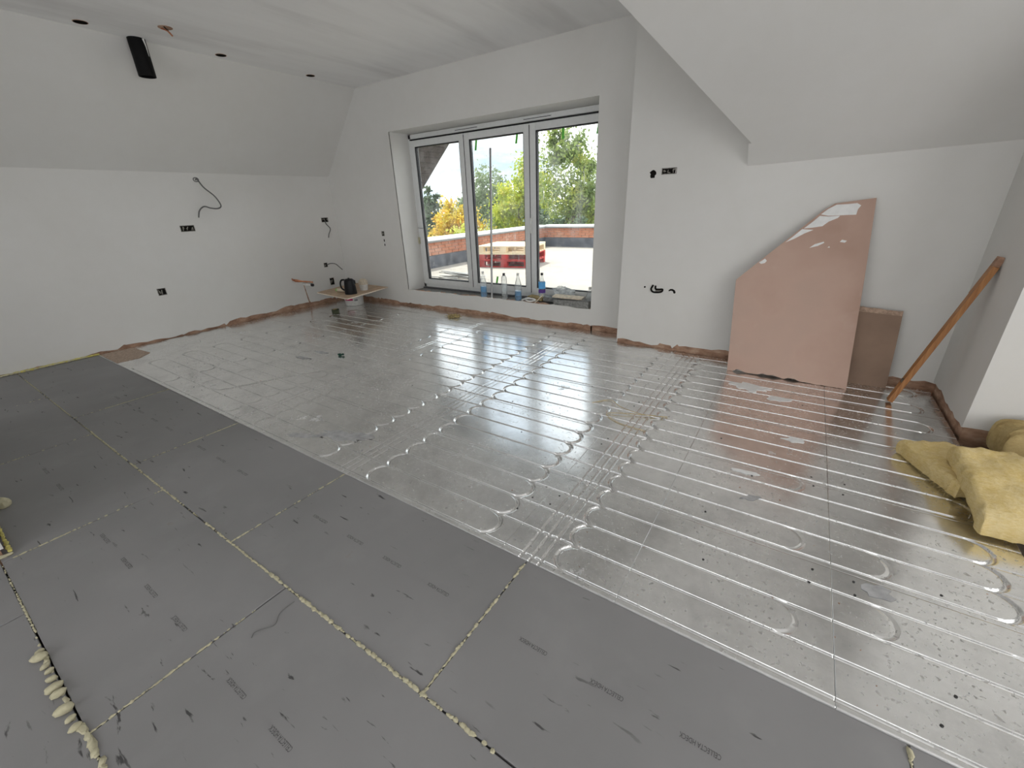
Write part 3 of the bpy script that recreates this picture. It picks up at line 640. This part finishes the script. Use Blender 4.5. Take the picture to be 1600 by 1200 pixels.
# hanging cable
cc = [(XL-.005, 2.565, 1.74), (XL+.01, 2.58, 1.75), (XL+.07, 2.60, 1.66), (XL+.08, 2.69, 1.56), (XL+.07, 2.735, 1.46), (XL+.06, 2.70, 1.425), (XL+.06, 2.62, 1.43), (XL+.06, 2.55, 1.45), (XL+.05, 2.49, 1.405), (XL+.05, 2.46, 1.33)]
t = thing('hanging_cable', 'long grey cable hanging from a hole in the left wall', 'cable', (0, 0, 0))
MB().tube(spline(cc, 8), .0075, 8).build('cable_run', 'cable', t, True)
MB().tube([Vector((XL+.002, 2.57, 1.745)) + Vector((0, math.cos(a)*.028, math.sin(a)*.022)) for a in np.linspace(0, 6.28, 17)], .005, 6).build('hole_edge', 'cable', t, True)
# copper pipes
t = thing('pipe_tails', 'two copper pipe tails and a white waste pipe stub low on the left wall', 'pipes', (XL, 3.55, .40))
MB().tube(spline([(0, -.09, .03), (.06, -.08, .035), (.10, -.02, .01), (.16, .03, -.005)], 6), .011, 8).build('copper_pipe', 'copper', t, True)
MB().tube(spline([(0, -.06, .01), (.06, -.05, .01), (.10, .05, -.005), (.17, .11, -.02)], 6), .011, 8).build('copper_pipe', 'copper', t, True)
MB().tube(spline([(0, -.10, .05), (.03, -.11, .04), (.02, -.08, .02)], 6), .010, 8).build('copper_pipe', 'copper', t, True)
MB().tube([(0, .06, -.05), (.14, .10, -.06)], .018, 10).build('waste_pipe', 'white_plastic', t, True)
MB().tube([(.135, .0985, -.06), (.165, .107, -.061)], .022, 10).build('pipe_end', 'cap_dark', t, True)
MB().tube([(.035, .25, .005), (.04, .265, -.01)], .013, 8).build('pipe_end', 'cap_dark', t, True) if False else None
tag(MB().prism([(XL, 3.60, .35), (XL, 3.61, .35), (XL, 3.645, .09), (XL, 3.66, .06), (XL, 3.63, .06)], (.002, 0, 0)).build('wall_crack', 'raw_edge'), 'brown crack running down the left wall below the copper pipes', 'crack')

# ================================================================== makeshift table in the corner
TZ = .262
t = thing('paint_bucket', 'white plastic bucket with pink stripe under the makeshift table', 'bucket', (-5.66, 4.06, .001))
MB().lathe([(.125, 0), (.132, .01), (.150, .23), (.156, .235), (.156, .25), (.148, .252)], n=28).build('bucket_body', 'white_plastic', t, True); bb_ = bpy.context.scene.collection.objects['bucket_body']
st2 = MB(); pp = []
a0 = math.atan2(-4.06, 5.66)
def band(r0, r1, z0, z1, aa, ab, mat, nm):
    vs = []; fs = []; N = 12
    for i in range(N+1):
        a = aa + (ab-aa)*i/N; vs += [(r0*math.cos(a), r0*math.sin(a), z0), (r1*math.cos(a), r1*math.sin(a), z1)]
    for i in range(N): fs.append((2*i, 2*i+2, 2*i+3, 2*i+1))
    MB().add(vs, fs).build(nm, mat, bb_, True)
band(.1405, .1435, .085, .115, a0-1.1, a0-.15, 'pink_print', 'pink_stripe'); band(.147, .1495, .16, .185, a0+.75, a0+1.05, 'cap_dark', 'dark_print'); band(.1385, .142, .075, .10, a0+.0, a0+.35, 'slate', 'dark_print')
tb = thing('makeshift_table', 'plywood sheet laid on a bucket as a low table in the corner', 'table', (0, 0, TZ-.008))
q = [(-5.80, 3.56), (-4.955, 3.45), (-5.13, 4.30), (-5.97, 4.345)]
tt_ = MB().prism([(x, y, 0) for x, y in q], (0, 0, .012)).build('table_top', 'ply', tb)
for a, b2 in ((0, 1), (1, 2)): MB().bar((*q[a], .006), (*q[b2], .006), .006, .0135).build('pale_edge', 'ply_edge', tt_)
TT = TZ+.0045
k_ = thing('kettle', 'black electric kettle on the makeshift table', 'kettle', (-5.20, 3.70, TT), math.radians(33))
MB().lathe([(.078, 0), (.080, .015), (.074, .10), (.066, .17), (.062, .195), (.045, .208), (.0, .212)], n=26, squash=(1.05, .92)).build('kettle_body', 'kettle_black', k_, True)
MB().tube(spline([(-.06, 0, .195), (-.105, 0, .19), (-.128, 0, .14), (-.118, 0, .08), (-.078, 0, .05)], 8), .0115, 10).build('handle', 'kettle_black', k_, True)
MB().prism([(.055, -.02, .195), (.055, .02, .195), (.088, 0, .185), ], (0, 0, -.05)).build('spout', 'kettle_black', k_)
MB().lathe([(.012, .208), (.012, .218), (.006, .222)], n=12).build('lid_knob', 'kettle_black', bpy.data.objects['kettle_body'], True)
t = thing('food_tub', 'white tub with a cream lid on the table behind the kettle', 'tub', (-5.27, 3.98, TT))
MB().lathe([(.052, 0), (.062, .08), (.066, .085)], n=22).build('tub_body', 'white_plastic', t, True); MB().lathe([(.068, .085), (.068, .10), (.06, .135), (.03, .16), (.0, .163)], n=22).build('lid', 'offcut', t, True)
MB().lathe([(.0575, .045), (.0605, .07)], n=22, capb=False, capt=False).build('print_band', 'slate', t, True)
t = thing('milk_carton', 'small white bottle lying on its side left of the kettle', 'bottle', (-5.45, 3.72, TT+.028), math.radians(12))
MB().tube([(-.06, 0, 0), (.05, 0, 0), (.09, 0, 0)], [.027, .027, .02], 14).build('bottle_body', 'offcut', t, True); MB().tube([(-.082, 0, 0), (-.058, 0, 0)], .02, 12).build('cap', 'green', t, True)

# ================================================================== things on the floor
t = thing('tape_roll', 'dark green roll of tape on the foil in front of the table', 'tape', (-5.44, 3.56, .001))
MB().lathe([(.028, 0), (.05, 0), (.052, .05), (.03, .052)], n=20, capb=False, capt=False).build('tape_ring', 'green_grey', t, True); MB().lathe([(.026, .002), (.03, .0), (.03, .053), (.026, .05)], n=20, capb=False, capt=False).build('core', 'straw', t, True)
tag(MB().blob((-3.72, 2.385, .012), (.026, .018, .014), 9, 6, .2).blob((-3.69, 2.40, .016), (.014, .012, .012), 8, 5, .2).build('bottle_cap', 'green_dark', None, True), 'small dark green cap lying on the foil', 'cap')
r = random.Random(5); mb = MB()
for i in range(16): mb.blob((-3.71+r.gauss(0, .045), 4.13+r.gauss(0, .03), .014), (.026*r.uniform(.5, 1.2), .018, .014), 7, 5, .35, r.uniform(0, 3))
for i in range(6): mb.tube([(-3.76+r.gauss(0, .04), 4.1+r.gauss(0, .02), .01), (-3.72+r.gauss(0, .05), 4.12, .04), (-3.66+r.gauss(0, .05), 4.15, .012)], .004, 5)
o = tag(mb.build('debris_heap', 'straw', None, True), 'small heap of straw coloured rubble at the foot of the window wall', 'rubble'); o['kind'] = 'stuff'
tag(MB().tube(spline([(-1.08, 2.62, .004), (-.98, 2.72, .006), (-.86, 2.62, .02), (-.70, 2.60, .012), (-.55, 2.66, .004), (-.80, 2.56, .012), (-.92, 2.50, .006), (-.80, 2.42, .004), (-.62, 2.40, .004)], 6), .0022, 5).build('bent_wire', 'straw', None, True), 'bent thin wire lying across the pressed channels', 'wire')
tag(MB().tube(spline([(-1.36, .475, .0), (-1.36, .42, -.001), (-1.33, .38, -.001), (-1.36, .33, -.001), (-1.35, .31, -.001)], 8), .0012, 5).build('loose_thread', 'cable', None, True), 'thin dark thread curling across a deck board', 'thread')
# plaster spills on the foil
def spill(label, pts, h=.003):
    return tag(MB().prism([(x, y, .0006) for x, y in pts], (0, 0, h)).build('plaster_spill', 'plaster_white' if h > .0015 else 'smear'), label, 'spill', 'dried plaster on the foil')
def patch(c, rx, ry, rz, n, seed):
    r = random.Random(seed); o = []
    for k in range(n):
        a = 2*math.pi*k/n; s = 1+r.uniform(-.35, .3); x, y = rx*s*math.cos(a), ry*s*math.sin(a); o.append((c[0]+x*math.cos(rz)-y*math.sin(rz), c[1]+x*math.sin(rz)+y*math.cos(rz)))
    return o
spill('large pale plaster spill on the foil in front of the pink board', patch((-.15, 3.47), .13, .07, -.1, 22, 1)); spill('broken pale plaster spill just right of the large one by the pink board', patch((.05, 3.33), .07, .04, .3, 16, 2), .002)
spill('small dried plaster splash beside the seam nearest the insulation', patch((.17, 2.74), .06, .028, .2, 14, 3), .002); spill('dried plaster splash in the middle of the right foil panels', patch((-.02, 2.24), .07, .02, .1, 14, 4), .002)
spill('wide thin plaster smear on the foil near the grey deck edge', patch((-2.28, 1.37), .20, .055, .35, 26, 5), .0006); spill('pale plaster smear low on the foil left of the wide smear', patch((-2.52, 1.24), .11, .03, .4, 18, 6), .0006)
spill('pale splash on the foil beside the green cap, nearer the window', patch((-4.0, 2.36), .12, .03, .1, 16, 7), .001); spill('pale splash on the foil beside the green cap, nearer the deck', patch((-4.02, 2.16), .10, .03, .1, 16, 8), .001)
spill('flecked plaster splash on the right foil panels between the two seams', patch((.02, 2.02), .05, .02, .6, 12, 9), .001); spill('scraped plaster splash near the right seam and the deck', patch((.47, 1.66), .05, .035, .6, 14, 10), .001)
# scraps: tiny crumbs over the foil and the deck
cr = MB()
for i in range(620):
    x = RNG.uniform(-5.3, .85) if i < 330 else RNG.normal(.1, .45); y = RNG.uniform(1.15, 3.60)
    if x > .93: continue
    s = RNG.uniform(.0008, .0024) * (1.5 if RNG.random() < .12 else 1)
    cr.obox((x, y, s*.35), (s*RNG.uniform(1, 3), s, s*.7), (0, 0, RNG.uniform(0, 3)), 0 if (i >= 330 or RNG.random() < .4) else 1)
o = cr.build('floor_crumbs', ['smear', 'raw_edge']); tag(o, 'scattered crumbs of plaster and brick on the foil floor', 'crumbs'); o['kind'] = 'stuff'

# ================================================================== pink plasterboards
def board_y(z, a, b0): return b0 + a*z
t = thing('plasterboard_sheet', 'large pink plasterboard offcut with slanted top leaning on the right wall', 'plasterboard', (0, 0, 0))
A, B0 = .20, 3.756
edge = [(-.347, 0)]
rr = random.Random(9)
out_ = [(-.347, .002), (-.414, .732), (-.252, .905), (-.10, 1.065), (.059, 1.236), (.124, 1.286), (.349, 1.316), (.40, .78), (.445, .23), (.465, 0)]
bot = [(.465 - .812*i/22, max(.0, (.030 if 7 < i < 21 else .006)*rr.uniform(.1, 1))) for i in range(1, 22)]
poly = [(x, board_y(z, A, B0), z) for x, z in out_ + bot]
nv = Vector((0, 1, -A)).normalized()*.0125
brd = MB().prism(poly, nv, 0, 1).build('board', ['pink_board', 'pink_core'], t)
def onboard(pts, nm='plaster_smear', off=.0006):
    f = [Vector((x, board_y(z, A, B0), z)) - nv*(off/.0125) for x, z in pts]; MB().prism(f, nv*.03).build(nm, 'plaster_white', brd)
onboard([(.135, 1.278), (.09, 1.25), (.055, 1.215), (.10, 1.205), (.26, 1.21), (.262, 1.245), (.275, 1.27), (.25, 1.285), (.2, 1.28)])
onboard([(.05, 1.205), (.02, 1.17), (-.03, 1.12), (.02, 1.125), (.08, 1.135), (.11, 1.165), (.16, 1.19), (.17, 1.205), (.1, 1.2)])
onboard([(-.04, 1.115), (-.09, 1.06), (-.13, 1.02), (-.08, 1.045), (-.02, 1.085), (.03, 1.11)])
onboard([(.03, .985), (.08, 1.0), (.115, 1.022), (.11, 1.03), (.06, 1.012)]); onboard([(.205, 1.03), (.235, 1.025), (.245, 1.038), (.215, 1.045)]); onboard([(.14, .99), (.155, .99), (.15, 1.0)])
onboard([(-.276, .87), (-.24, .90), (-.225, .885), (-.235, .868), (-.26, .86)])
t = thing('plasterboard_sheet', 'smaller brownish plasterboard offcut standing behind the large pink one', 'plasterboard', (0, 0, 0))
A2, B2 = .12, 3.925
top = [(.405 + .272*i/12, .578 - .016*i/12 + rr.uniform(-.003, .003)) for i in range(13)]
pl2 = [(.30, .0), (.32, .58)] + top + [(.695, .3), (.709, .0)]
nv2 = Vector((0, 1, -A2)).normalized()*.0125
brd2 = MB().prism([(x, board_y(z, A2, B2), z) for x, z in pl2], nv2, 0, 1).build('board', ['pink_board_old', 'pink_core'], t)
bp = [(.34, .545)] + [(x, z-.002) for x, z in top] + [(.675, .530), (.5, .538)]
MB().prism([Vector((x, board_y(z, A2, B2), z)) - nv2*.1 for x, z in bp], nv2*.05).build('torn_edge', 'pink_core', brd2)

# ================================================================== leaning batten
t = thing('timber_batten', 'orange brown timber batten leaning against the pier', 'batten', (0, 0, 0))
p0, p1 = Vector((.700, 3.645, .012)), Vector((.950, 3.655, .93)); dr = (p1-p0).normalized()
o = MB().bar(p0, p1, .058, .030, (1, 0, .2)).build('batten_body', 'wood', t); bevel(o, .003)
MB().bar(p0+dr*.78+Vector((.0, .012, 0)), p1+dr*.055+Vector((.003, .018, 0)), .052, .030, (1, 0, .2)).build('split_end', 'raw_edge', t)
n_ = dr.cross(Vector((0, 1, 0))).normalized()
MB().bar(p0+dr*.34+n_*-.0165+Vector((-.016, -.016, 0)), p0+dr*.43+n_*-.0165+Vector((-.016, -.016, 0)), .012, .004, (1, 0, .2)).build('paint_mark', 'plaster_white', o)
MB().blob(p0+dr*.165+Vector((-.014, -.012, 0)), (.012, .014, .018), 8, 6, .2).build('knot', 'subfloor', o, True)

# ================================================================== mineral wool
def wool(name, label, corners, thick, mat, seed, bend=None, nu=26, nv=18, group='mineral wool pieces'):
    """slab over a quad footprint (world XYZ of the underside), soft lumpy faces"""
    r = np.random.default_rng(seed); c = [Vector(p) for p in corners]; vs = []
    ph = r.uniform(0, 6, 8)
    def lump(u, v, s): return s*(math.sin(u*7+ph[0])*math.sin(v*5+ph[1]) + .6*math.sin(u*15+ph[2]+v*6) + .5*math.sin(v*17+ph[3]-u*5))
    def pt(u, v, top):
        p = c[0].lerp(c[1], u).lerp(c[3].lerp(c[2], u), v)
        eu = min(u, 1-u)*nu; ev = min(v, 1-v)*nv; e_ = min(eu, ev)
        rnd = [.88, .98, 1.0][int(min(2, e_))]
        z = 0 if not top else thick*rnd + lump(u, v, .006)
        if bend: z += bend(u, v)
        j = r.normal(0, .0045, 3) if top or e_ < 1 else (0, 0, 0)
        return (p.x+j[0], p.y+j[1], p.z+z+j[2]*.6)
    for top in (0, 1):
        for i in range(nu+1):
            for k in range(nv+1): vs.append(pt(i/nu, k/nv, top))
    N = (nu+1)*(nv+1); idx = lambda t, i, k: t*N+i*(nv+1)+k; fs = []
    for t_ in (0, 1):
        for i in range(nu):
            for k in range(nv):
                q = (idx(t_,i,k), idx(t_,i+1,k), idx(t_,i+1,k+1), idx(t_,i,k+1)); fs.append(q if t_ else q[::-1])
    rim = [(i, 0) for i in range(nu)] + [(nu, k) for k in range(nv)] + [(i, nv) for i in range(nu, 0, -1)] + [(0, k) for k in range(nv, 0, -1)]
    M = len(rim); midv = []
    base = len(vs)
    for (i, k) in rim:
        a = Vector(vs[idx(0,i,k)]); b_ = Vector(vs[idx(1,i,k)]); u, v = i/nu, k/nv
        outw = (c[0].lerp(c[1], u).lerp(c[3].lerp(c[2], u), v) - sum(c, Vector())/4); outw.z = 0; outw.normalize()
        p = (a+b_)/2 + outw*(.004 + abs(r.normal(0, .005))); vs.append(tuple(p))
    for q in range(M):
        q2 = (q+1) % M; (i, k), (i2, k2) = rim[q], rim[q2]
        fs += [(idx(0,i,k), idx(0,i2,k2), base+q2, base+q), (base+q, base+q2, idx(1,i2,k2), idx(1,i,k))]
    o = MB().add(vs, fs).build(name, mat, None, True)
    sd = o.modifiers.new('soft', 'SUBSURF'); sd.levels = 1; sd.render_levels = 1
    return tag(o, label, 'insulation', group)
wool('mineral_wool_slab', 'lower yellow insulation slab lying flat on the foil, left end bare', [(.648, 2.87, .002), (.812, 2.455, .002), (1.02, 2.62, .002), (.87, 2.985, .002)], .085, 'wool', 2, lambda u, v: .018*u)
wool('mineral_wool_slab', 'upper yellow insulation slab folded over the lower one at the right edge', [(.80, 2.69, .10), (.835, 2.205, .012), (1.12, 2.22, .012), (1.06, 2.80, .085)], .095, 'wool', 4, lambda u, v: .025*math.sin(u*3.1))
wool('mineral_wool_slab', 'dull yellow insulation lump in the recess against the pier', [(1.055, 3.15, .02), (1.075, 2.95, .02), (1.55, 2.98, .04), (1.55, 3.22, .04)], .19, 'wool_old', 6, None, 20, 14)
wool('mineral_wool_slab', 'brownish insulation piece at the right edge behind the folded slab', [(1.15, 2.84, -.03), (1.10, 2.55, -.03), (1.6, 2.55, -.03), (1.6, 2.86, -.03)], .10, 'wool_old', 8, None, 20, 14)
# fibres on the torn edge of the lower slab
r = random.Random(3); mb = MB()
for i in range(220):
    u = r.random(); p = Vector((.648, 2.87, 0)).lerp(Vector((.815, 2.45, 0)), u) + Vector((-.012, -.005, r.uniform(.02, .085))); q = p + Vector((r.gauss(-.006, .010), r.gauss(-.006, .010), r.gauss(-.004, .010)))
    if q.z < .003: q.z = .003
    mb.tube([p, (p+q)/2 + Vector((r.gauss(0, .005), r.gauss(0, .005), .004)), q], .0005, 3, False)
o = mb.build('wool_fibres', 'wool', bpy.data.objects['mineral_wool_slab']); o['kind'] = 'stuff'
# rubble in the open floor of the recess
r = random.Random(8); mb = MB()
for i in range(90): mb.blob((r.uniform(.99, 1.085), r.uniform(2.75, 3.22), -.05+r.uniform(0, .012)), (r.uniform(.006, .02), r.uniform(.006, .014), r.uniform(.005, .012)), 6, 4, .4, r.uniform(0, 3))
o = tag(mb.build('floor_rubble', 'subfloor'), 'brown rubble in the open floor strip beside the pier', 'rubble'); o['kind'] = 'stuff'
tag(MB().box((1.10, 3.02, -.058), (1.5, 3.19, -.02)).build('loose_board', 'deck'), 'grey board scrap on the open floor at the foot of the pier', 'board')

# ================================================================== outside: terrace
TZ0 = .13
ter = MB().box((-6.62, YO+.02, TZ0-.2), (6.0, 11.75, TZ0)).build('terrace_deck', 'terrace_felt'); struct(ter, 'pale felted roof terrace')
wl = MB().box((W0-.3, YO-.07, -.2), (W1+.3, YO+.05, FB-.05)).build('door_step', 'lead'); struct(wl, 'dark step outside the glazed doors')
def parapet(name, p, q, n, label):
    """p->q along the inner face, n = outward normal"""
    p = Vector((*p, 0)); q = Vector((*q, 0)); n = Vector((*n, 0)); d = (q-p).normalized(); L = (q-p).length; t = .30
    root = bpy.data.objects.new(name, None); COL.objects.link(root); struct(root, label)
    def bx(s0, s1, n0, n1, z0, z1, nm, mat, par=root):
        vs = [p+d*s+n*m+Vector((0,0,z)) for z in (z0, z1) for s, m in ((s0,n0),(s1,n0),(s1,n1),(s0,n1))]
        return MB().add(vs, [(0,3,2,1),(4,5,6,7),(0,1,5,4),(1,2,6,5),(2,3,7,6),(3,0,4,7)]).build(nm, mat, par)
    bx(0, L, .012, t, -.3, .66, 'core', 'mortar'); bx(0, L, -.03, .015, TZ0-.02, .385, 'lead_upstand', 'lead')
    for a, b_ in zip(np.arange(0, L, 1.2), np.append(np.arange(1.2, L, 1.2), L)): bx(a+.002, b_-.002, -.05, t+.05, .655, .735, 'coping_stone', 'coping')
    bx(0, L, -.052, -.048, .655, .69, 'drip_flashing', 'slate')
    cnt = 0
    for row in range(4):
        z0 = .392 + row*.066; off = 0 if row % 2 else .11
        s = -off
        while s < L:
            a, b_ = max(0, s), min(L, s+.212)
            if b_-a > .03 and cnt < 150: bx(a, b_, -.003, .03, z0, z0+.056, 'brick', 'brick'); cnt += 1
            s += .224
    return root
parapet('terrace_parapet', (-6.62, 4.95), (-6.62, 11.75), (-1, 0), 'brick parapet with pale coping along the left of the terrace')
parapet('terrace_parapet', (-6.62, 11.75), (1.5, 11.75), (0, 1), 'brick parapet with pale coping across the end of the terrace')
# pallets
def pallet(name, label, c, rz, mat_top, mat_base, group):
    t = thing(name, label, 'pallet', c, rz, group); w, dpt = 1.18, 1.0
    for i in range(7): MB().box((-w/2, -dpt/2+i*dpt/6.6, .120), (w/2, -dpt/2+i*dpt/6.6+.105, .142)).build('top_slat', mat_top, t)
    for i in range(3):
        x = (-w/2, -.07, w/2-.14)[i]; MB().box((x, -dpt/2, .098), (x+.14, dpt/2+.0, .120)).build('stringer', mat_base, t)
        for k in range(3): MB().box((x, (-dpt/2, -.05, dpt/2-.1)[k], .022), (x+.14, (-dpt/2, -.05, dpt/2-.1)[k]+.1, .098)).build('block', mat_base, t)
    for k in range(3): MB().box((-w/2, (-dpt/2, -.05, dpt/2-.1)[k], 0), (w/2, (-dpt/2, -.05, dpt/2-.1)[k]+.1, .022)).build('bottom_slat', mat_base, t)
    return t
pc = (-5.28, 7.95); rz = math.radians(12)
pallet('wooden_pallet', 'red painted pallet on the terrace, lowest of the stack', (*pc, TZ0), rz, 'red_paint', 'red_paint', 'stacked pallets on the terrace')
pallet('wooden_pallet', 'red pallet with pale top slats, second in the terrace stack', (pc[0]+.02, pc[1]-.01, TZ0+.143), rz+.02, 'pallet_wood', 'red_paint', 'stacked pallets on the terrace')
pallet('wooden_pallet', 'pale bare wood pallet on top of the terrace stack', (pc[0]-.01, pc[1]+.02, TZ0+.286), rz-.015, 'pallet_wood', 'pallet_wood', 'stacked pallets on the terrace')
r = random.Random(4)
for i in range(9):
    a = r.uniform(-.35, .35); L = r.uniform(.5, 1.0); c0 = (-5.25+r.uniform(-.2, .2), 5.95+r.uniform(-.16, .16), TZ0+.012+.011*i)
    tag(MB().obox(c0, (L, r.uniform(.03, .07), .010), (0, 0, a)).build('metal_strip', 'slate' if i % 3 else 'white_plastic'), 'dark grey strip in the loose pile on the terrace outside the left door' if i % 3 else 'pale strip in the loose pile on the terrace outside the left door', 'strip', 'dark strips in the terrace pile' if i % 3 else 'pale strips in the terrace pile')

# overhanging eave of the roof, boards along Y
ov = bpy.data.objects.new('roof_overhang', None); COL.objects.link(ov); tag(ov, 'dark boarded underside of the roof verge seen through the left pane', 'roof overhang')
D = 5.7; x1_, z1_ = -4.885, 2.28; x2_, z2_ = -5.645, 1.592
sl_ = Vector((x1_-x2_, 0, z1_-z2_)).normalized(); P_ = Vector((x2_, 0, z2_)); nn = Vector((-sl_.z, 0, sl_.x))
s = -1.2
while s < 2.6:
    a = P_+sl_*s; c_ = P_+sl_*(s+.094)
    MB().prism([(a.x, YO+.0, a.z), (c_.x, YO+.0, c_.z), (c_.x, D, c_.z), (a.x, D, a.z)], nn*.02).build('soffit_board', 'soffit', ov); s += .1
a = P_+sl_*-1.25; c_ = P_+sl_*2.65
MB().prism([(a.x, D, a.z), (c_.x, D, c_.z), (c_.x, D+.04, c_.z), (a.x, D+.04, a.z)], nn*.2-Vector((0, 0, .0))).build('barge_board', 'barge', ov)
MB().prism([(a.x, YO, a.z), (c_.x, YO, c_.z), (c_.x, D+.02, c_.z), (a.x, D+.02, a.z)], nn*.12).build('roof_deck', 'barge', ov).location = nn*.021

# ================================================================== trees
gr = MB().box((-60, 12.5, -4.6), (40, 90, -4.5)).build('ground', 'grass'); struct(gr, 'grass far below the terrace')
def tree(name, label, base, lobes, leafmat_, nleaf, leaf, seed, trunk=True, group='trees beyond the terrace'):
    r = np.random.default_rng(seed); t = thing(name, label, 'tree', base, 0, group); b0 = np.array(base)
    C = []
    wts = np.array([l[3]*l[4]*l[5] for l in lobes]); wts = wts/wts.sum()
    for l, w in zip(lobes, wts):
        ncl = max(6, int(60*w)+4)
        for _ in range(ncl):
            v = r.normal(size=3); v /= np.linalg.norm(v); rad = r.uniform(.45, 1.0)**.6
            C.append((np.array(l[:3]) + v*np.array(l[3:6])*rad, .34*min(l[3:6])*r.uniform(.6, 1.3)))
    n = nleaf; ci = r.integers(0, len(C), n); cen = np.array([c[0] for c in C])[ci]; rad = np.array([c[1] for c in C])[ci]
    pos = cen + r.normal(size=(n, 3))*rad[:, None]*.75 - b0
    a = r.normal(size=(n, 3)); a /= np.linalg.norm(a, axis=1)[:, None]; u = np.cross(a, r.normal(size=(n, 3))); u /= np.linalg.norm(u, axis=1)[:, None]; v = np.cross(a, u)
    s = leaf*r.uniform(.6, 1.4, n)[:, None]
    V = np.stack([pos - u*s, pos + v*s*.55, pos + u*s, pos - v*s*.55], 1).reshape(-1, 3)
    me = bpy.data.meshes.new('foliage'); me.from_pydata(V.tolist(), [], np.arange(4*n).reshape(-1, 4).tolist()); me.materials.append(MATS[leafmat_]); me.update()
    o = bpy.data.objects.new('foliage', me); COL.objects.link(o); o.parent = t; o['kind'] = 'stuff'
    if trunk:
        mb = MB(); top = np.mean([l[:3] for l in lobes], axis=0) - b0
        mb.tube([(0, 0, 0), tuple(top*.5 + np.array((.1, 0, 0))), tuple(top)], [.16, .11, .05], 8); mb.build('trunk', 'bark', t, True)
        mb = MB()
        for c in [C[i][0] for i in r.choice(len(C), min(22, len(C)), replace=False)]:
            q = c-b0; m = top*r.uniform(.45, .95); mb.tube([tuple(m), tuple((m+q)/2 + r.normal(size=3)*.12), tuple(q)], [.045, .028, .010], 5)
        mb.build('branches', 'bark', t, True)
    return t
G = -4.5
tree('birch_tree', 'tall loose birch tree filling the right pane', (-8.4, 17, G), [(-8.7, 17, 2.2, 1.15, 1.2, 1.6), (-8.3, 17.2, 1.0, 1.6, 1.4, 1.5), (-7.2, 17, 1.6, 1.2, 1.2, 1.4), (-8.9, 17, 3.4, .55, .6, .75), (-7.9, 17, 3.0, .7, .7, .8), (-8.2, 17, -1, 2.0, 1.6, 1.6)], 'leaf_green', 16000, .075, 1)
tree('lime_tree', 'yellow green tree in the middle pane', (-15.25, 23.75, G), [(-15.0, 23.75, 2.03, 1.44, 1.38, 1.56), (-14.25, 23.75, 1.16, 1.25, 1.25, 2.0), (-16.12, 23.75, 0.66, 1.25, 1.25, 1.5), (-15.12, 23.75, -1.34, 2.38, 1.75, 1.88)], 'leaf_lime', 14000, .10, 2)
tree('grey_green_tree', 'grey green tree behind the yellow green one', (-22.02, 30.72, G), [(-22.02, 30.72, 2.18, 1.92, 1.66, 1.92), (-22.53, 30.72, 0.39, 2.18, 1.79, 2.05), (-20.48, 30.72, 0.64, 1.92, 1.79, 1.92)], 'leaf_grey', 6000, .15, 3)
tree('golden_tree', 'golden autumn tree low in the left pane', (-13.91, 16.1, G), [(-13.8, 16.1, 0.62, 0.98, 0.8, 0.78), (-14.6, 16.33, 0.31, 0.8, 0.69, 0.71), (-13.11, 16.1, 0.37, 0.69, 0.69, 0.69), (-13.8, 16.1, -1.12, 1.61, 1.15, 1.38)], 'leaf_gold', 9000, .072, 4)
tree('green_bush', 'bright green bush in front of the golden tree', (-10.9, 13.3, G), [(-10.9, 13.3, .3, .55, .5, .62), (-10.4, 13.4, -.3, .9, .7, .8)], 'leaf_lime', 2500, .07, 5, False)
tree('dark_shrub', 'dark evergreen shrub under the birch', (-7.9, 13.7, G), [(-8.0, 13.7, .2, .8, .5, .85), (-6.9, 13.7, .1, .9, .5, .85), (-7.6, 13.7, -1.6, 1.7, .6, 1.2)], 'leaf_dark', 5000, .09, 6, False)
tree('conifer_tree', 'dark conifer at the far left of the view', (-17.0, 18, G), [(-17.0, 18, 1.75, .35, .35, .5), (-17.1, 18, 1.1, .8, .7, .5), (-17.2, 18, .4, 1.1, .9, .6), (-17.2, 18, -.6, 1.4, 1.1, .9), (-15.9, 18, .3, .8, .7, .45)], 'leaf_dark', 5000, .10, 7)
tree('far_hedge', 'far dark row of trees along the horizon', (-22, 40, G), [(-34+4*i, 40, .2+.5*math.sin(i*1.7), 2.6, 1.5, 1.8) for i in range(8)], 'leaf_grey', 6000, .2, 8, False)
